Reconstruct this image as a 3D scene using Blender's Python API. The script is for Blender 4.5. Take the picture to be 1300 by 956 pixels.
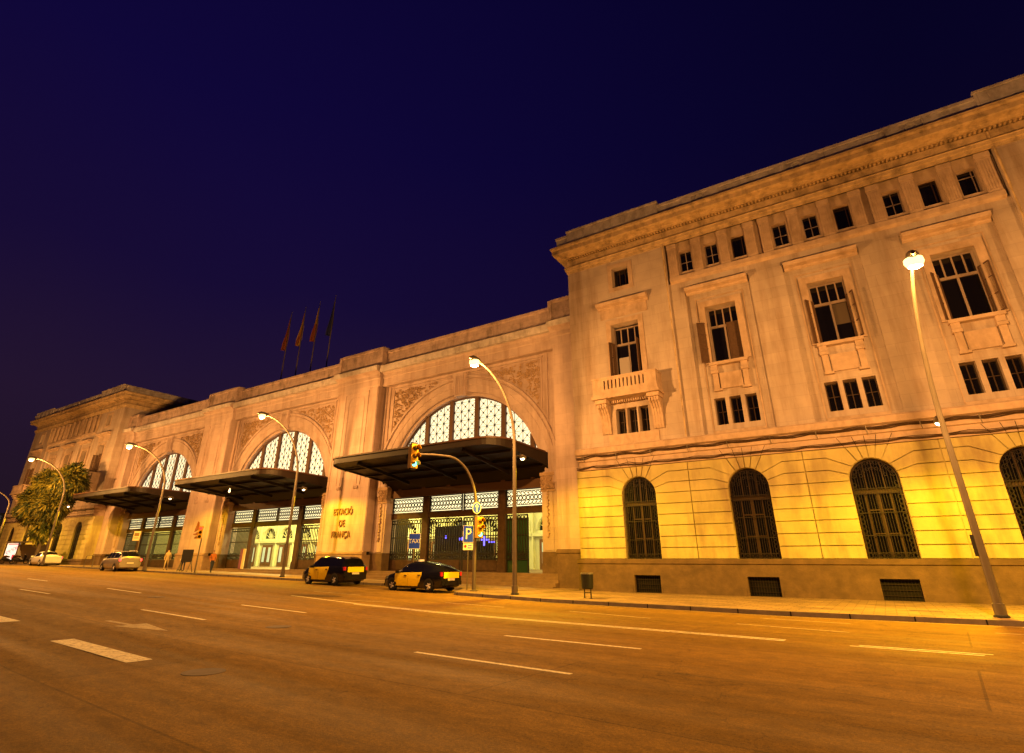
import bpy, bmesh, math, random
from mathutils import Vector, Matrix
from mathutils.geometry import tessellate_polygon
R_ = math.radians
PI = math.pi
random.seed(7)
for o in list(bpy.data.objects):
    bpy.data.objects.remove(o)
S = bpy.context.scene
C = S.collection

# ------------------------------------------------------------------ camera
EYE = 1.65
cam_d = bpy.data.cameras.new('camera')
cam = bpy.data.objects.new('camera', cam_d); C.objects.link(cam)
cam_d.sensor_fit = 'HORIZONTAL'; cam_d.sensor_width = 36
cam_d.lens = 678.86 / 1300 * 36
cam_d.shift_y = -(478 - 433) / 1300
cam_d.clip_start = 0.1; cam_d.clip_end = 3000
cam.location = (0, 0, EYE)
cam.rotation_euler = (R_(90 + 22.198), 0, R_(32.775))
S.camera = cam

# ------------------------------------------------------------------ world, exposure
W = bpy.data.worlds.new('World'); S.world = W; W.use_nodes = True
nt = W.node_tree; nt.nodes.clear()
def nn(t, typ, **kw):
    n = t.nodes.new(typ)
    for k, v in kw.items():
        if k in n.inputs: n.inputs[k].default_value = v
        else: setattr(n, k, v)
    return n
wo = nn(nt, 'ShaderNodeOutputWorld')
sky = nn(nt, 'ShaderNodeTexSky'); sky.sky_type = 'NISHITA'; sky.sun_disc = False
sky.sun_elevation = R_(-4.0); sky.sun_rotation = R_(60)
bg1 = nn(nt, 'ShaderNodeBackground'); bg1.inputs[1].default_value = 0.012
nt.links.new(sky.outputs[0], bg1.inputs[0])
tc = nn(nt, 'ShaderNodeTexCoord'); sep = nn(nt, 'ShaderNodeSeparateXYZ')
nt.links.new(tc.outputs['Generated'], sep.inputs[0])
cr = nn(nt, 'ShaderNodeValToRGB')
e = cr.color_ramp.elements
e[0].position = 0.0; e[0].color = (0.016, 0.0075, 0.012, 1)
e[1].position = 1.0; e[1].color = (0.0040, 0.0018, 0.042, 1)
for p, c in ((0.22, (0.0175, 0.0075, 0.028, 1)), (0.42, (0.0085, 0.0036, 0.036, 1)), (0.65, (0.0050, 0.0022, 0.042, 1))):
    q = e.new(p); q.color = c
nz = nn(nt, 'ShaderNodeTexNoise', Scale=1.6, Detail=3.0)
nt.links.new(tc.outputs['Generated'], nz.inputs['Vector'])
ma = nn(nt, 'ShaderNodeMath', operation='MULTIPLY_ADD'); ma.inputs[1].default_value = 0.16; ma.inputs[2].default_value = -0.08
nt.links.new(nz.outputs['Fac'], ma.inputs[0])
ad = nn(nt, 'ShaderNodeMath', operation='ADD')
nt.links.new(sep.outputs['Z'], ad.inputs[0]); nt.links.new(ma.outputs[0], ad.inputs[1])
nt.links.new(ad.outputs[0], cr.inputs[0])
bg2 = nn(nt, 'ShaderNodeBackground'); bg2.inputs[1].default_value = 1.0
mrx = nn(nt, 'ShaderNodeMapRange'); mrx.inputs[1].default_value = -0.75; mrx.inputs[2].default_value = 0.15
mrx.inputs[3].default_value = 0.95; mrx.inputs[4].default_value = 0.40
nt.links.new(sep.outputs['X'], mrx.inputs[0])
hsv = nn(nt, 'ShaderNodeHueSaturation'); nt.links.new(mrx.outputs[0], hsv.inputs['Value']); nt.links.new(cr.outputs[0], hsv.inputs['Color'])
nt.links.new(hsv.outputs[0], bg2.inputs[0])
adds = nn(nt, 'ShaderNodeAddShader')
nt.links.new(bg1.outputs[0], adds.inputs[0]); nt.links.new(bg2.outputs[0], adds.inputs[1])
nt.links.new(adds.outputs[0], wo.inputs[0])
S.view_settings.view_transform = 'Standard'; S.view_settings.look = 'None'
S.view_settings.exposure = 0.0; S.view_settings.gamma = 1.0; S.view_settings.use_curve_mapping = False
S.render.engine = 'CYCLES'
S.cycles.use_denoising = True
S.cycles.max_bounces = 5; S.cycles.diffuse_bounces = 3; S.cycles.glossy_bounces = 3
S.cycles.transparent_max_bounces = 8
S.cycles.sample_clamp_indirect = 4.0
LAMP_W = 9300.0       # street lamp heads
LOW_W = 4200.0        # small pavement luminaires
SODIUM = (1.0, 0.45, 0.10)
AMBER = (1.0, 0.57, 0.006)

# ------------------------------------------------------------------ materials
MATS = {}
def mat(name, col, rough=0.8, metal=0.0, var=0.0, scale=2.0, bump=0.0, bscale=20.0, emit=None, estr=0.0,
        stain=None, stainamt=0.0, stainscale=(1, 1, 1), spec=0.3, blocks=None):
    if name in MATS: return MATS[name]
    m = bpy.data.materials.new(name); m.use_nodes = True
    t = m.node_tree; b = t.nodes['Principled BSDF']
    b.inputs['Roughness'].default_value = rough; b.inputs['Metallic'].default_value = metal
    b.inputs['Specular IOR Level'].default_value = spec
    b.inputs['Base Color'].default_value = (*col, 1)
    if emit:
        b.inputs['Emission Color'].default_value = (*emit, 1); b.inputs['Emission Strength'].default_value = estr
    last = None
    geo = nn(t, 'ShaderNodeNewGeometry')
    if var > 0:
        n = nn(t, 'ShaderNodeTexNoise', Scale=scale, Detail=5.0, Roughness=0.6)
        t.links.new(geo.outputs['Position'], n.inputs['Vector'])
        mr = nn(t, 'ShaderNodeMapRange'); mr.inputs[1].default_value = 0.3; mr.inputs[2].default_value = 0.7
        mr.inputs[3].default_value = 1 - var; mr.inputs[4].default_value = 1 + var
        t.links.new(n.outputs['Fac'], mr.inputs[0])
        hs = nn(t, 'ShaderNodeHueSaturation'); hs.inputs['Color'].default_value = (*col, 1)
        t.links.new(mr.outputs[0], hs.inputs['Value']); last = hs.outputs[0]
    if stain:
        mp = nn(t, 'ShaderNodeMapping'); mp.inputs['Scale'].default_value = stainscale
        t.links.new(geo.outputs['Position'], mp.inputs[0])
        n2 = nn(t, 'ShaderNodeTexNoise', Scale=1.0, Detail=6.0, Roughness=0.65)
        t.links.new(mp.outputs[0], n2.inputs['Vector'])
        mr2 = nn(t, 'ShaderNodeMapRange'); mr2.inputs[1].default_value = 0.48; mr2.inputs[2].default_value = 0.72
        mr2.inputs[3].default_value = 0; mr2.inputs[4].default_value = stainamt
        t.links.new(n2.outputs['Fac'], mr2.inputs[0])
        mx = nn(t, 'ShaderNodeMix', data_type='RGBA')
        t.links.new(mr2.outputs[0], mx.inputs[0])
        if last: t.links.new(last, mx.inputs[6])
        else: mx.inputs[6].default_value = (*col, 1)
        mx.inputs[7].default_value = (*stain, 1); last = mx.outputs[2]
    hgt = None
    if blocks:
        # masonry joints: brick pattern on (x+y, z)
        sp = nn(t, 'ShaderNodeSeparateXYZ'); t.links.new(geo.outputs['Position'], sp.inputs[0])
        axy = nn(t, 'ShaderNodeMath', operation='ADD'); t.links.new(sp.outputs[0], axy.inputs[0]); t.links.new(sp.outputs[1], axy.inputs[1])
        cb = nn(t, 'ShaderNodeCombineXYZ'); t.links.new(axy.outputs[0], cb.inputs[0]); t.links.new(sp.outputs[2], cb.inputs[1])
        br = nn(t, 'ShaderNodeTexBrick'); br.inputs['Scale'].default_value = 1.0
        br.inputs['Brick Width'].default_value = blocks[0]; br.inputs['Row Height'].default_value = blocks[1]
        br.inputs['Mortar Size'].default_value = 0.008; br.inputs['Mortar Smooth'].default_value = 0.3
        br.inputs['Color1'].default_value = (1, 1, 1, 1); br.inputs['Color2'].default_value = (blocks[3],) * 3 + (1,)
        br.inputs['Mortar'].default_value = (blocks[2],) * 3 + (1,)
        t.links.new(cb.outputs[0], br.inputs['Vector'])
        m2 = nn(t, 'ShaderNodeMix', data_type='RGBA', blend_type='MULTIPLY'); m2.inputs[0].default_value = 1
        if last: t.links.new(last, m2.inputs[6])
        else: m2.inputs[6].default_value = (*col, 1)
        t.links.new(br.outputs['Color'], m2.inputs[7]); last = m2.outputs[2]
    if last: t.links.new(last, b.inputs['Base Color'])
    if bump > 0:
        n3 = nn(t, 'ShaderNodeTexNoise', Scale=bscale, Detail=6.0, Roughness=0.6)
        t.links.new(geo.outputs['Position'], n3.inputs['Vector'])
        bp = nn(t, 'ShaderNodeBump'); bp.inputs['Strength'].default_value = bump; bp.inputs['Distance'].default_value = 0.02
        t.links.new(n3.outputs['Fac'], bp.inputs['Height']); t.links.new(bp.outputs[0], b.inputs['Normal'])
    MATS[name] = m
    return m

M = {}
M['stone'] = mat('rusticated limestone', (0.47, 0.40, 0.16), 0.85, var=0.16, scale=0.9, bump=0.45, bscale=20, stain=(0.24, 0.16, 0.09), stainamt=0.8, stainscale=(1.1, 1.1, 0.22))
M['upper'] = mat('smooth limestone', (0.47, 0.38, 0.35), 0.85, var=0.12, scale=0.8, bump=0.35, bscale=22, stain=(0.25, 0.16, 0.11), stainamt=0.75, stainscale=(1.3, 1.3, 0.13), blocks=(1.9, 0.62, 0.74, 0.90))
M['trim'] = mat('limestone mouldings', (0.48, 0.35, 0.28), 0.85, var=0.14, scale=2.5, bump=0.35, bscale=30, stain=(0.20, 0.13, 0.08), stainamt=0.6, stainscale=(1.2, 1.2, 0.5))
M['old'] = mat('weathered grey parapet stone', (0.52, 0.47, 0.50), 0.9, var=0.2, scale=2.0, bump=0.6, bscale=12, stain=(0.10, 0.07, 0.06), stainamt=0.6, stainscale=(1.5, 1.5, 0.8), blocks=(2.2, 3.0, 0.5, 0.85))
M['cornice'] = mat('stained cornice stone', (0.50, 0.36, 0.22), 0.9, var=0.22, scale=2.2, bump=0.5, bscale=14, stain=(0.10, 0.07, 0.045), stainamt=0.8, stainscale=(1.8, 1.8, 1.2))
M['plinth'] = mat('brown granite plinth', (0.13, 0.080, 0.045), 0.75, var=0.25, scale=2.0, bump=0.5, bscale=18, stain=(0.08, 0.05, 0.03), stainamt=0.8, stainscale=(1.2, 1.2, 1.6))
M['hall'] = mat('pinkish hall limestone', (0.49, 0.37, 0.36), 0.85, var=0.12, scale=0.9, bump=0.35, bscale=22, stain=(0.27, 0.17, 0.13), stainamt=0.75, stainscale=(1.3, 1.3, 0.12), blocks=(2.0, 0.7, 0.78, 0.90))
M['carved'] = mat('carved relief stone', (0.36, 0.24, 0.16), 0.9, var=0.3, scale=6, bump=1.0, bscale=12)
M['iron'] = mat('black wrought iron', (0.014, 0.011, 0.009), 0.5, spec=0.4)
M['ironbrown'] = mat('brown painted steel', (0.055, 0.028, 0.016), 0.55, var=0.3, scale=3)
M['canopy'] = mat('dark rusty canopy steel', (0.012, 0.006, 0.004), 0.6, var=0.35, scale=1.5)
M['shutter'] = mat('dark brown louvred shutter', (0.10, 0.055, 0.036), 0.7, var=0.2, scale=8)
M['frame'] = mat('painted window frame', (0.30, 0.23, 0.21), 0.6)
M['darkframe'] = mat('dark wooden window frame', (0.05, 0.025, 0.012), 0.6)
M['glass'] = mat('dark window glass', (0.006, 0.005, 0.007), 0.06, spec=0.5)
M['void'] = mat('unlit grating darkness', (0.008, 0.006, 0.005), 0.9)
M['lit'] = mat('backlit frosted glass', (0.5, 0.5, 0.4), 0.5, emit=(1.0, 0.93, 0.60), estr=1.05)
M['lit2'] = mat('backlit transom glass', (0.5, 0.5, 0.4), 0.5, emit=(1.0, 0.86, 0.45), estr=1.6)
M['lead'] = mat('black glazing bars', (0.012, 0.010, 0.008), 0.6)
M['mullion'] = mat('brown mullion', (0.10, 0.052, 0.030), 0.6)
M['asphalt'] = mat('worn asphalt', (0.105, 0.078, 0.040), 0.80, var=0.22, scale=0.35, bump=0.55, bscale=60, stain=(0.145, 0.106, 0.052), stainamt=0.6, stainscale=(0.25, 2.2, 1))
M['paving'] = mat('grey paving slabs', (0.30, 0.20, 0.10), 0.8, var=0.18, scale=0.9, bump=0.3, bscale=30, stain=(0.07, 0.055, 0.04), stainamt=0.5, stainscale=(0.6, 0.6, 1))
M['kerb'] = mat('granite kerb', (0.13, 0.10, 0.08), 0.8, var=0.25, scale=3)
def paving_nodes(m):
    t = m.node_tree; b = t.nodes['Principled BSDF']; src = b.inputs['Base Color'].links[0].from_socket
    geo = nn(t, 'ShaderNodeNewGeometry'); br = nn(t, 'ShaderNodeTexBrick'); br.inputs['Scale'].default_value = 1.0
    br.inputs['Brick Width'].default_value = 0.6; br.inputs['Row Height'].default_value = 0.4; br.inputs['Mortar Size'].default_value = 0.014
    br.inputs['Color1'].default_value = (1,1,1,1); br.inputs['Color2'].default_value = (0.72,0.72,0.72,1); br.inputs['Mortar'].default_value = (0.35,0.35,0.35,1)
    t.links.new(geo.outputs['Position'], br.inputs['Vector'])
    mx = nn(t, 'ShaderNodeMix', data_type='RGBA', blend_type='MULTIPLY'); mx.inputs[0].default_value = 1
    t.links.new(src, mx.inputs[6]); t.links.new(br.outputs['Color'], mx.inputs[7]); t.links.new(mx.outputs[2], b.inputs['Base Color'])
paving_nodes(M['paving'])
def asphalt_nodes(m):
    # aggregate speckle, tyre-polished lanes, resurfaced patches, cracks
    t = m.node_tree; b = t.nodes['Principled BSDF']; geo = nn(t, 'ShaderNodeNewGeometry')
    mp = nn(t, 'ShaderNodeMapping'); mp.inputs['Rotation'].default_value = (0, 0, R_(4.2)); t.links.new(geo.outputs['Position'], mp.inputs[0])
    def noise(sc, scale, det=4.0, rough=0.6):
        q = nn(t, 'ShaderNodeMapping'); q.inputs['Scale'].default_value = sc; t.links.new(mp.outputs[0], q.inputs[0])
        n = nn(t, 'ShaderNodeTexNoise', Scale=scale, Detail=det, Roughness=rough); t.links.new(q.outputs[0], n.inputs['Vector']); return n.outputs['Fac']
    def rng(f, a, b_, c, d):
        r = nn(t, 'ShaderNodeMapRange'); t.links.new(f, r.inputs[0])
        for i, v in zip((1,2,3,4), (a, b_, c, d)): r.inputs[i].default_value = v
        return r.outputs[0]
    def mul(a, b_):
        r = nn(t, 'ShaderNodeMath', operation='MULTIPLY'); t.links.new(a, r.inputs[0]); t.links.new(b_, r.inputs[1]); return r.outputs[0]
    streak = rng(noise((0.035, 1.1, 1), 1.0, 5), 0.3, 0.7, 0.84, 1.18)
    blotch = rng(noise((0.35, 0.5, 1), 1.0, 6, 0.7), 0.3, 0.7, 0.88, 1.12)
    grain = rng(noise((1, 1, 1), 26, 3, 0.8), 0.32, 0.68, 0.62, 1.42)
    mid = rng(noise((0.5, 1, 1), 5.0, 5, 0.75), 0.32, 0.68, 0.72, 1.30)
    fine = rng(noise((1, 1, 1), 90, 2, 0.8), 0.35, 0.65, 0.72, 1.32)
    v = nn(t, 'ShaderNodeTexVoronoi', feature='DISTANCE_TO_EDGE'); v.inputs['Scale'].default_value = 0.16
    wq = nn(t, 'ShaderNodeTexNoise', Scale=1.6, Detail=5.0); t.links.new(mp.outputs[0], wq.inputs['Vector'])
    wa = nn(t, 'ShaderNodeVectorMath', operation='MULTIPLY_ADD'); t.links.new(wq.outputs['Color'], wa.inputs[0]); wa.inputs[1].default_value = (1.6,1.6,0); t.links.new(mp.outputs[0], wa.inputs[2])
    t.links.new(wa.outputs[0], v.inputs['Vector'])
    crack = rng(v.outputs['Distance'], 0.0, 0.004, 0.65, 1.0)
    pv = nn(t, 'ShaderNodeTexBrick'); pv.inputs['Scale'].default_value = 1.0; pv.inputs['Brick Width'].default_value = 11.0; pv.inputs['Row Height'].default_value = 3.1
    pv.inputs['Mortar Size'].default_value = 0.02; pv.inputs['Color1'].default_value = (1,1,1,1); pv.inputs['Color2'].default_value = (0.80,0.80,0.80,1); pv.inputs['Mortar'].default_value = (0.62,0.62,0.62,1)
    t.links.new(mp.outputs[0], pv.inputs['Vector'])
    tot = mul(mul(mul(streak, mul(blotch, mid)), mul(grain, fine)), mul(crack, pv.outputs['Color']))
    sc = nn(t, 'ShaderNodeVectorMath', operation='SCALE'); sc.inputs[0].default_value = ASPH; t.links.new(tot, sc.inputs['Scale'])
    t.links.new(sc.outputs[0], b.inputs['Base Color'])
    t.links.new(rng(noise((0.05, 1.2, 1), 1.0, 4), 0.3, 0.7, 0.60, 0.88), b.inputs['Roughness']); b.inputs['Specular IOR Level'].default_value = 0.16
    bp = nn(t, 'ShaderNodeBump'); bp.inputs['Strength'].default_value = 0.5; bp.inputs['Distance'].default_value = 0.012
    t.links.new(mul(grain, fine), bp.inputs['Height']); t.links.new(bp.outputs[0], b.inputs['Normal'])
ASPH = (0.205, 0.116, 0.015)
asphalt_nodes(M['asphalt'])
M['paint'] = mat('worn white road paint', (0.80, 0.74, 0.52), 0.7, var=0.15, scale=8, stain=(0.16, 0.10, 0.04), stainamt=0.9, stainscale=(14, 14, 14))
M['paintold'] = mat('faded road paint', (0.42, 0.33, 0.17), 0.7, var=0.2, scale=8, stain=(0.09, 0.08, 0.07), stainamt=0.9, stainscale=(9, 9, 9))
M['galv'] = mat('galvanised lamp steel', (0.15, 0.125, 0.10), 0.45, metal=0.35, var=0.1, scale=2)
M['lens'] = mat('glowing sodium lamp lens', (1, 1, 1), 0.5, emit=(1.0, 0.72, 0.22), estr=3.2)
M['lenslow'] = mat('glowing pavement lamp lens', (1, 1, 1), 0.5, emit=(1.0, 0.72, 0.35), estr=12)
M['sigyellow'] = mat('yellow traffic light housing', (0.60, 0.36, 0.02), 0.5)
M['sigblack'] = mat('black signal visor', (0.02, 0.02, 0.02), 0.6)
M['green_on'] = mat('lit green signal', (0.1, 0.8, 0.6), 0.4, emit=(0.15, 1.0, 0.75), estr=3)
M['red_on'] = mat('lit red signal', (0.8, 0.05, 0.02), 0.4, emit=(1.0, 0.05, 0.02), estr=3)
M['lensoff'] = mat('unlit signal lens', (0.05, 0.04, 0.02), 0.3)
M['blue'] = mat('blue sign face', (0.02, 0.06, 0.92), 0.4)
M['white'] = mat('white sign face', (0.75, 0.73, 0.68), 0.5)
M['red'] = mat('red print', (0.55, 0.02, 0.03), 0.5)
M['letter'] = mat('bronze lettering', (0.22, 0.125, 0.045), 0.6)
M['black'] = mat('black car paint', (0.008, 0.008, 0.010), 0.12, spec=0.6)
M['taxi'] = mat('taxi yellow paint', (0.98, 0.72, 0.02), 0.2, spec=0.5)
M['silver'] = mat('silver beige car paint', (0.42, 0.38, 0.34), 0.25, metal=0.5)
M['whitecar'] = mat('white car paint', (0.60, 0.60, 0.62), 0.2)
M['carglass'] = mat('tinted car glass', (0.006, 0.006, 0.008), 0.04, spec=0.8)
M['tyre'] = mat('rubber tyre', (0.012, 0.012, 0.012), 0.9)
M['rim'] = mat('alloy rim', (0.75, 0.74, 0.76), 0.35)
M['tail'] = mat('red tail light', (0.45, 0.02, 0.02), 0.2, emit=(1, 0.03, 0.02), estr=0.15)
M['tailon'] = mat('lit red tail light', (0.6, 0.02, 0.02), 0.2, emit=(1, 0.06, 0.04), estr=4)
M['headl'] = mat('clear headlamp', (0.6, 0.6, 0.6), 0.08, spec=0.8)
M['plate'] = mat('number plate', (0.6, 0.58, 0.5), 0.4)
M['bark'] = mat('tree bark', (0.07, 0.05, 0.035), 0.95, var=0.3, scale=6, bump=0.8, bscale=15)
M['leafA'] = mat('narrow green leaves', (0.17, 0.15, 0.018), 0.6, var=0.3, scale=1.5)
M['leafB'] = mat('dark green leaves', (0.032, 0.045, 0.012), 0.6, var=0.3, scale=1.5)
M['inwall'] = mat('cream vestibule plaster', (0.66, 0.63, 0.36), 0.8, var=0.05, scale=1)
M['infloor'] = mat('polished hall floor', (0.30, 0.27, 0.20), 0.25, var=0.1, scale=1)
M['wood'] = mat('varnished wooden door', (0.17, 0.075, 0.025), 0.4, var=0.2, scale=5)
M['blueglow'] = mat('glowing blue panel', (0.1, 0.1, 0.6), 0.3, emit=(0.12, 0.10, 1.0), estr=4)
M['adboard'] = mat('backlit poster', (0.8, 0.8, 0.8), 0.4, emit=(1.0, 0.93, 0.85), estr=0.9)
M['adred'] = mat('backlit red print', (0.6, 0.05, 0.08), 0.4, emit=(1.0, 0.05, 0.10), estr=0.6)
M['flagor'] = mat('orange red flag cloth', (0.22, 0.06, 0.02), 0.8)
M['flagye'] = mat('yellow flag cloth', (0.36, 0.22, 0.02), 0.8)
M['flagbl'] = mat('dark blue flag cloth', (0.02, 0.025, 0.12), 0.8)
M['skin'] = mat('skin', (0.45, 0.26, 0.17), 0.6)
M['cloth1'] = mat('beige jacket cloth', (0.35, 0.26, 0.17), 0.9)
M['cloth2'] = mat('dark blue cloth', (0.03, 0.035, 0.06), 0.9)
M['cloth3'] = mat('orange shirt cloth', (0.50, 0.16, 0.03), 0.9)
M['hair'] = mat('dark hair', (0.02, 0.014, 0.01), 0.8)
M['bin'] = mat('dark green litter bin metal', (0.02, 0.022, 0.016), 0.5)
M['farwall'] = mat('distant plaster', (0.10, 0.075, 0.05), 0.9, var=0.2, scale=0.5)

# ------------------------------------------------------------------ mesh builder
class MB:
    def __init__(s): s.v = []; s.f = []; s.m = []; s.mi = 0
    def quad(s, a, b, c, d):
        n = len(s.v); s.v += [a, b, c, d]; s.f.append((n, n+1, n+2, n+3)); s.m.append(s.mi)
    def tri(s, a, b, c):
        n = len(s.v); s.v += [a, b, c]; s.f.append((n, n+1, n+2)); s.m.append(s.mi)
    def box(s, x0, x1, y0, y1, z0, z1, skip=''):
        n = len(s.v)
        s.v += [(x0,y0,z0),(x1,y0,z0),(x1,y1,z0),(x0,y1,z0),(x0,y0,z1),(x1,y0,z1),(x1,y1,z1),(x0,y1,z1)]
        for k, f in (('b',(0,3,2,1)),('t',(4,5,6,7)),('f',(0,1,5,4)),('r',(1,2,6,5)),('k',(2,3,7,6)),('l',(3,0,4,7))):
            if k not in skip: s.f.append(tuple(n+i for i in f)); s.m.append(s.mi)
    def bar(s, a, b, w, h=None):
        # square bar between points a and b
        a = Vector(a); b = Vector(b); d = (b - a)
        if d.length < 1e-6: return
        d.normalize(); up = Vector((0,0,1)) if abs(d.z) < 0.9 else Vector((0,1,0))
        u = d.cross(up).normalized() * w/2; v = d.cross(u).normalized() * (h or w)/2
        n = len(s.v)
        for p in (a, b):
            for q in (u+v, u-v, -u-v, -u+v): s.v.append(tuple(p+q))
        for f in ((0,1,5,4),(1,2,6,5),(2,3,7,6),(3,0,4,7),(3,2,1,0),(4,5,6,7)): s.f.append(tuple(n+i for i in f)); s.m.append(s.mi)
    def tube(s, pts, rad, seg=8, caps=True):
        pts = [Vector(p) for p in pts]; n = len(s.v); K = len(pts)
        rs = rad if isinstance(rad, (list, tuple)) else [rad]*K
        ref = None
        for i, p in enumerate(pts):
            d = (pts[min(i+1,K-1)] - pts[max(i-1,0)]).normalized()
            if ref is None:
                ref = d.orthogonal().normalized()
            u = (ref - d*ref.dot(d)).normalized(); v = d.cross(u); ref = u
            for j in range(seg):
                a = 2*PI*j/seg; s.v.append(tuple(p + (u*math.cos(a)+v*math.sin(a))*rs[i]))
        for i in range(K-1):
            for j in range(seg):
                k = (j+1)%seg; s.f.append((n+i*seg+j, n+i*seg+k, n+(i+1)*seg+k, n+(i+1)*seg+j)); s.m.append(s.mi)
        if caps:
            s.f.append(tuple(n+j for j in range(seg))[::-1]); s.m.append(s.mi)
            s.f.append(tuple(n+(K-1)*seg+j for j in range(seg))); s.m.append(s.mi)
    def lathe(s, prof, cx, cy, seg=16, caps=True):
        # prof: (r, z)
        n = len(s.v); K = len(prof)
        for r, z in prof:
            for j in range(seg):
                a = 2*PI*j/seg; s.v.append((cx+r*math.cos(a), cy+r*math.sin(a), z))
        for i in range(K-1):
            for j in range(seg):
                k = (j+1)%seg; s.f.append((n+i*seg+j, n+i*seg+k, n+(i+1)*seg+k, n+(i+1)*seg+j)); s.m.append(s.mi)
        if caps:
            s.f.append(tuple(n+j for j in range(seg))[::-1]); s.m.append(s.mi)
            s.f.append(tuple(n+(K-1)*seg+j for j in range(seg))); s.m.append(s.mi)
    def prism(s, poly, y0, y1, back=False):
        # polygon in XZ, extruded from y0 (front) to y1
        t = tessellate_polygon([[Vector((p[0], p[1], 0)) for p in poly]])
        n = len(s.v); K = len(poly)
        s.v += [(p[0], y0, p[1]) for p in poly] + [(p[0], y1, p[1]) for p in poly]
        for a in t:
            s.f.append((n+a[0], n+a[1], n+a[2])); s.m.append(s.mi)
            if back: s.f.append((n+K+a[0], n+K+a[2], n+K+a[1])); s.m.append(s.mi)
        for i in range(K):
            j = (i+1)%K; s.f.append((n+i, n+j, n+K+j, n+K+i)); s.m.append(s.mi)
    def prismz(s, poly, z0, z1, bottom=False):
        t = tessellate_polygon([[Vector((p[0], p[1], 0)) for p in poly]])
        n = len(s.v); K = len(poly)
        s.v += [(p[0], p[1], z1) for p in poly] + [(p[0], p[1], z0) for p in poly]
        for a in t:
            s.f.append((n+a[0], n+a[1], n+a[2])); s.m.append(s.mi)
            if bottom: s.f.append((n+K+a[0], n+K+a[2], n+K+a[1])); s.m.append(s.mi)
        for i in range(K):
            j = (i+1)%K; s.f.append((n+i, n+j, n+K+j, n+K+i)); s.m.append(s.mi)
    def wall(s, outer, holes, y, depth=0.3):
        # wall face in XZ at y with holes, each hole with reveals to y+depth
        loops = [[Vector((p[0], p[1], 0)) for p in outer]] + [[Vector((p[0], p[1], 0)) for p in h] for h in holes]
        t = tessellate_polygon(loops); flat = [p for l in loops for p in l]
        n = len(s.v); s.v += [(p.x, y, p.y) for p in flat]
        for a in t: s.f.append((n+a[0], n+a[1], n+a[2])); s.m.append(s.mi)
        for h in holes:
            K = len(h)
            for i in range(K):
                p, q = h[i], h[(i+1)%K]
                s.quad((p[0],y,p[1]),(q[0],y,q[1]),(q[0],y+depth,q[1]),(p[0],y+depth,p[1]))
    def profile_x(s, prof, x0, x1, endl=True, endr=True):
        # closed profile in (y, z) swept along x
        K = len(prof); n = len(s.v)
        s.v += [(x0, p[0], p[1]) for p in prof] + [(x1, p[0], p[1]) for p in prof]
        for i in range(K):
            j = (i+1)%K; s.f.append((n+i, n+j, n+K+j, n+K+i)); s.m.append(s.mi)
        t = tessellate_polygon([[Vector((p[0], p[1], 0)) for p in prof]])
        for a in t:
            if endl: s.f.append((n+a[0], n+a[1], n+a[2])); s.m.append(s.mi)
            if endr: s.f.append((n+K+a[0], n+K+a[1], n+K+a[2])); s.m.append(s.mi)
    def sweep(s, path, prof):
        # prof: list of (out, z) open; path: closed/open list of (x, y, nx, ny) with mitred outward normals
        n = len(s.v); K = len(prof)
        for (x, y, nx, ny) in path:
            for (o, z) in prof: s.v.append((x+nx*o, y+ny*o, z))
        for i in range(len(path)-1):
            for j in range(K-1):
                s.f.append((n+i*K+j, n+(i+1)*K+j, n+(i+1)*K+j+1, n+i*K+j+1)); s.m.append(s.mi)
    def ring(s, prof, cx, cz, a0=0, a1=PI, seg=48):
        # prof list of (r, y): swept round an arch in the XZ plane
        n = len(s.v); K = len(prof)
        for i in range(seg+1):
            a = a0+(a1-a0)*i/seg
            for r, y in prof: s.v.append((cx+r*math.cos(a), y, cz+r*math.sin(a)))
        for i in range(seg):
            for j in range(K-1):
                s.f.append((n+i*K+j, n+i*K+j+1, n+(i+1)*K+j+1, n+(i+1)*K+j)); s.m.append(s.mi)
    def mesh(s, name, mats, smooth=False, merge=False):
        me = bpy.data.meshes.new(name); me.from_pydata(s.v, [], s.f); me.update()
        if not isinstance(mats, (list, tuple)): mats = [mats]
        for m in mats: me.materials.append(m)
        if len(mats) > 1:
            me.polygons.foreach_set('material_index', s.m)
        bm = bmesh.new(); bm.from_mesh(me)
        if merge: bmesh.ops.remove_doubles(bm, verts=bm.verts, dist=1e-4)
        bmesh.ops.recalc_face_normals(bm, faces=bm.faces)
        bm.to_mesh(me); bm.free()
        if smooth:
            for p in me.polygons: p.use_smooth = True
            try: me.set_sharp_from_angle(angle=R_(38))
            except Exception: pass
        return me

def tag(o, label=None, cat=None, group=None, kind=None):
    if label: o['label'] = label
    if cat: o['category'] = cat
    if group: o['group'] = group
    if kind: o['kind'] = kind
    return o
def link(name, data, parent=None, loc=None, rot=None):
    o = bpy.data.objects.new(name, data); C.objects.link(o)
    if parent is not None: o.parent = parent
    if loc is not None: o.location = loc
    if rot is not None: o.rotation_euler = rot
    return o
def build(mb, name, mats, parent=None, loc=None, smooth=False, merge=False, label=None):
    o = link(name, mb.mesh(name, mats, smooth, merge), parent, loc)
    if label: o['label'] = label
    return o
def empty(name, loc, label, cat, group=None, rz=0.0):
    o = link(name, None, None, loc, (0, 0, rz)); return tag(o, label, cat, group)
def kids(o): return [c for c in C.objects if c.parent is o]
def copy_tree(o, parent=None, KM=None):
    if KM is None:
        KM = {}
        for c in C.objects:
            if c.parent is not None: KM.setdefault(c.parent.name, []).append(c)
    c = o.copy(); C.objects.link(c); c.parent = parent
    for ch in KM.get(o.name, []): copy_tree(ch, c, KM)
    return c
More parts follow.
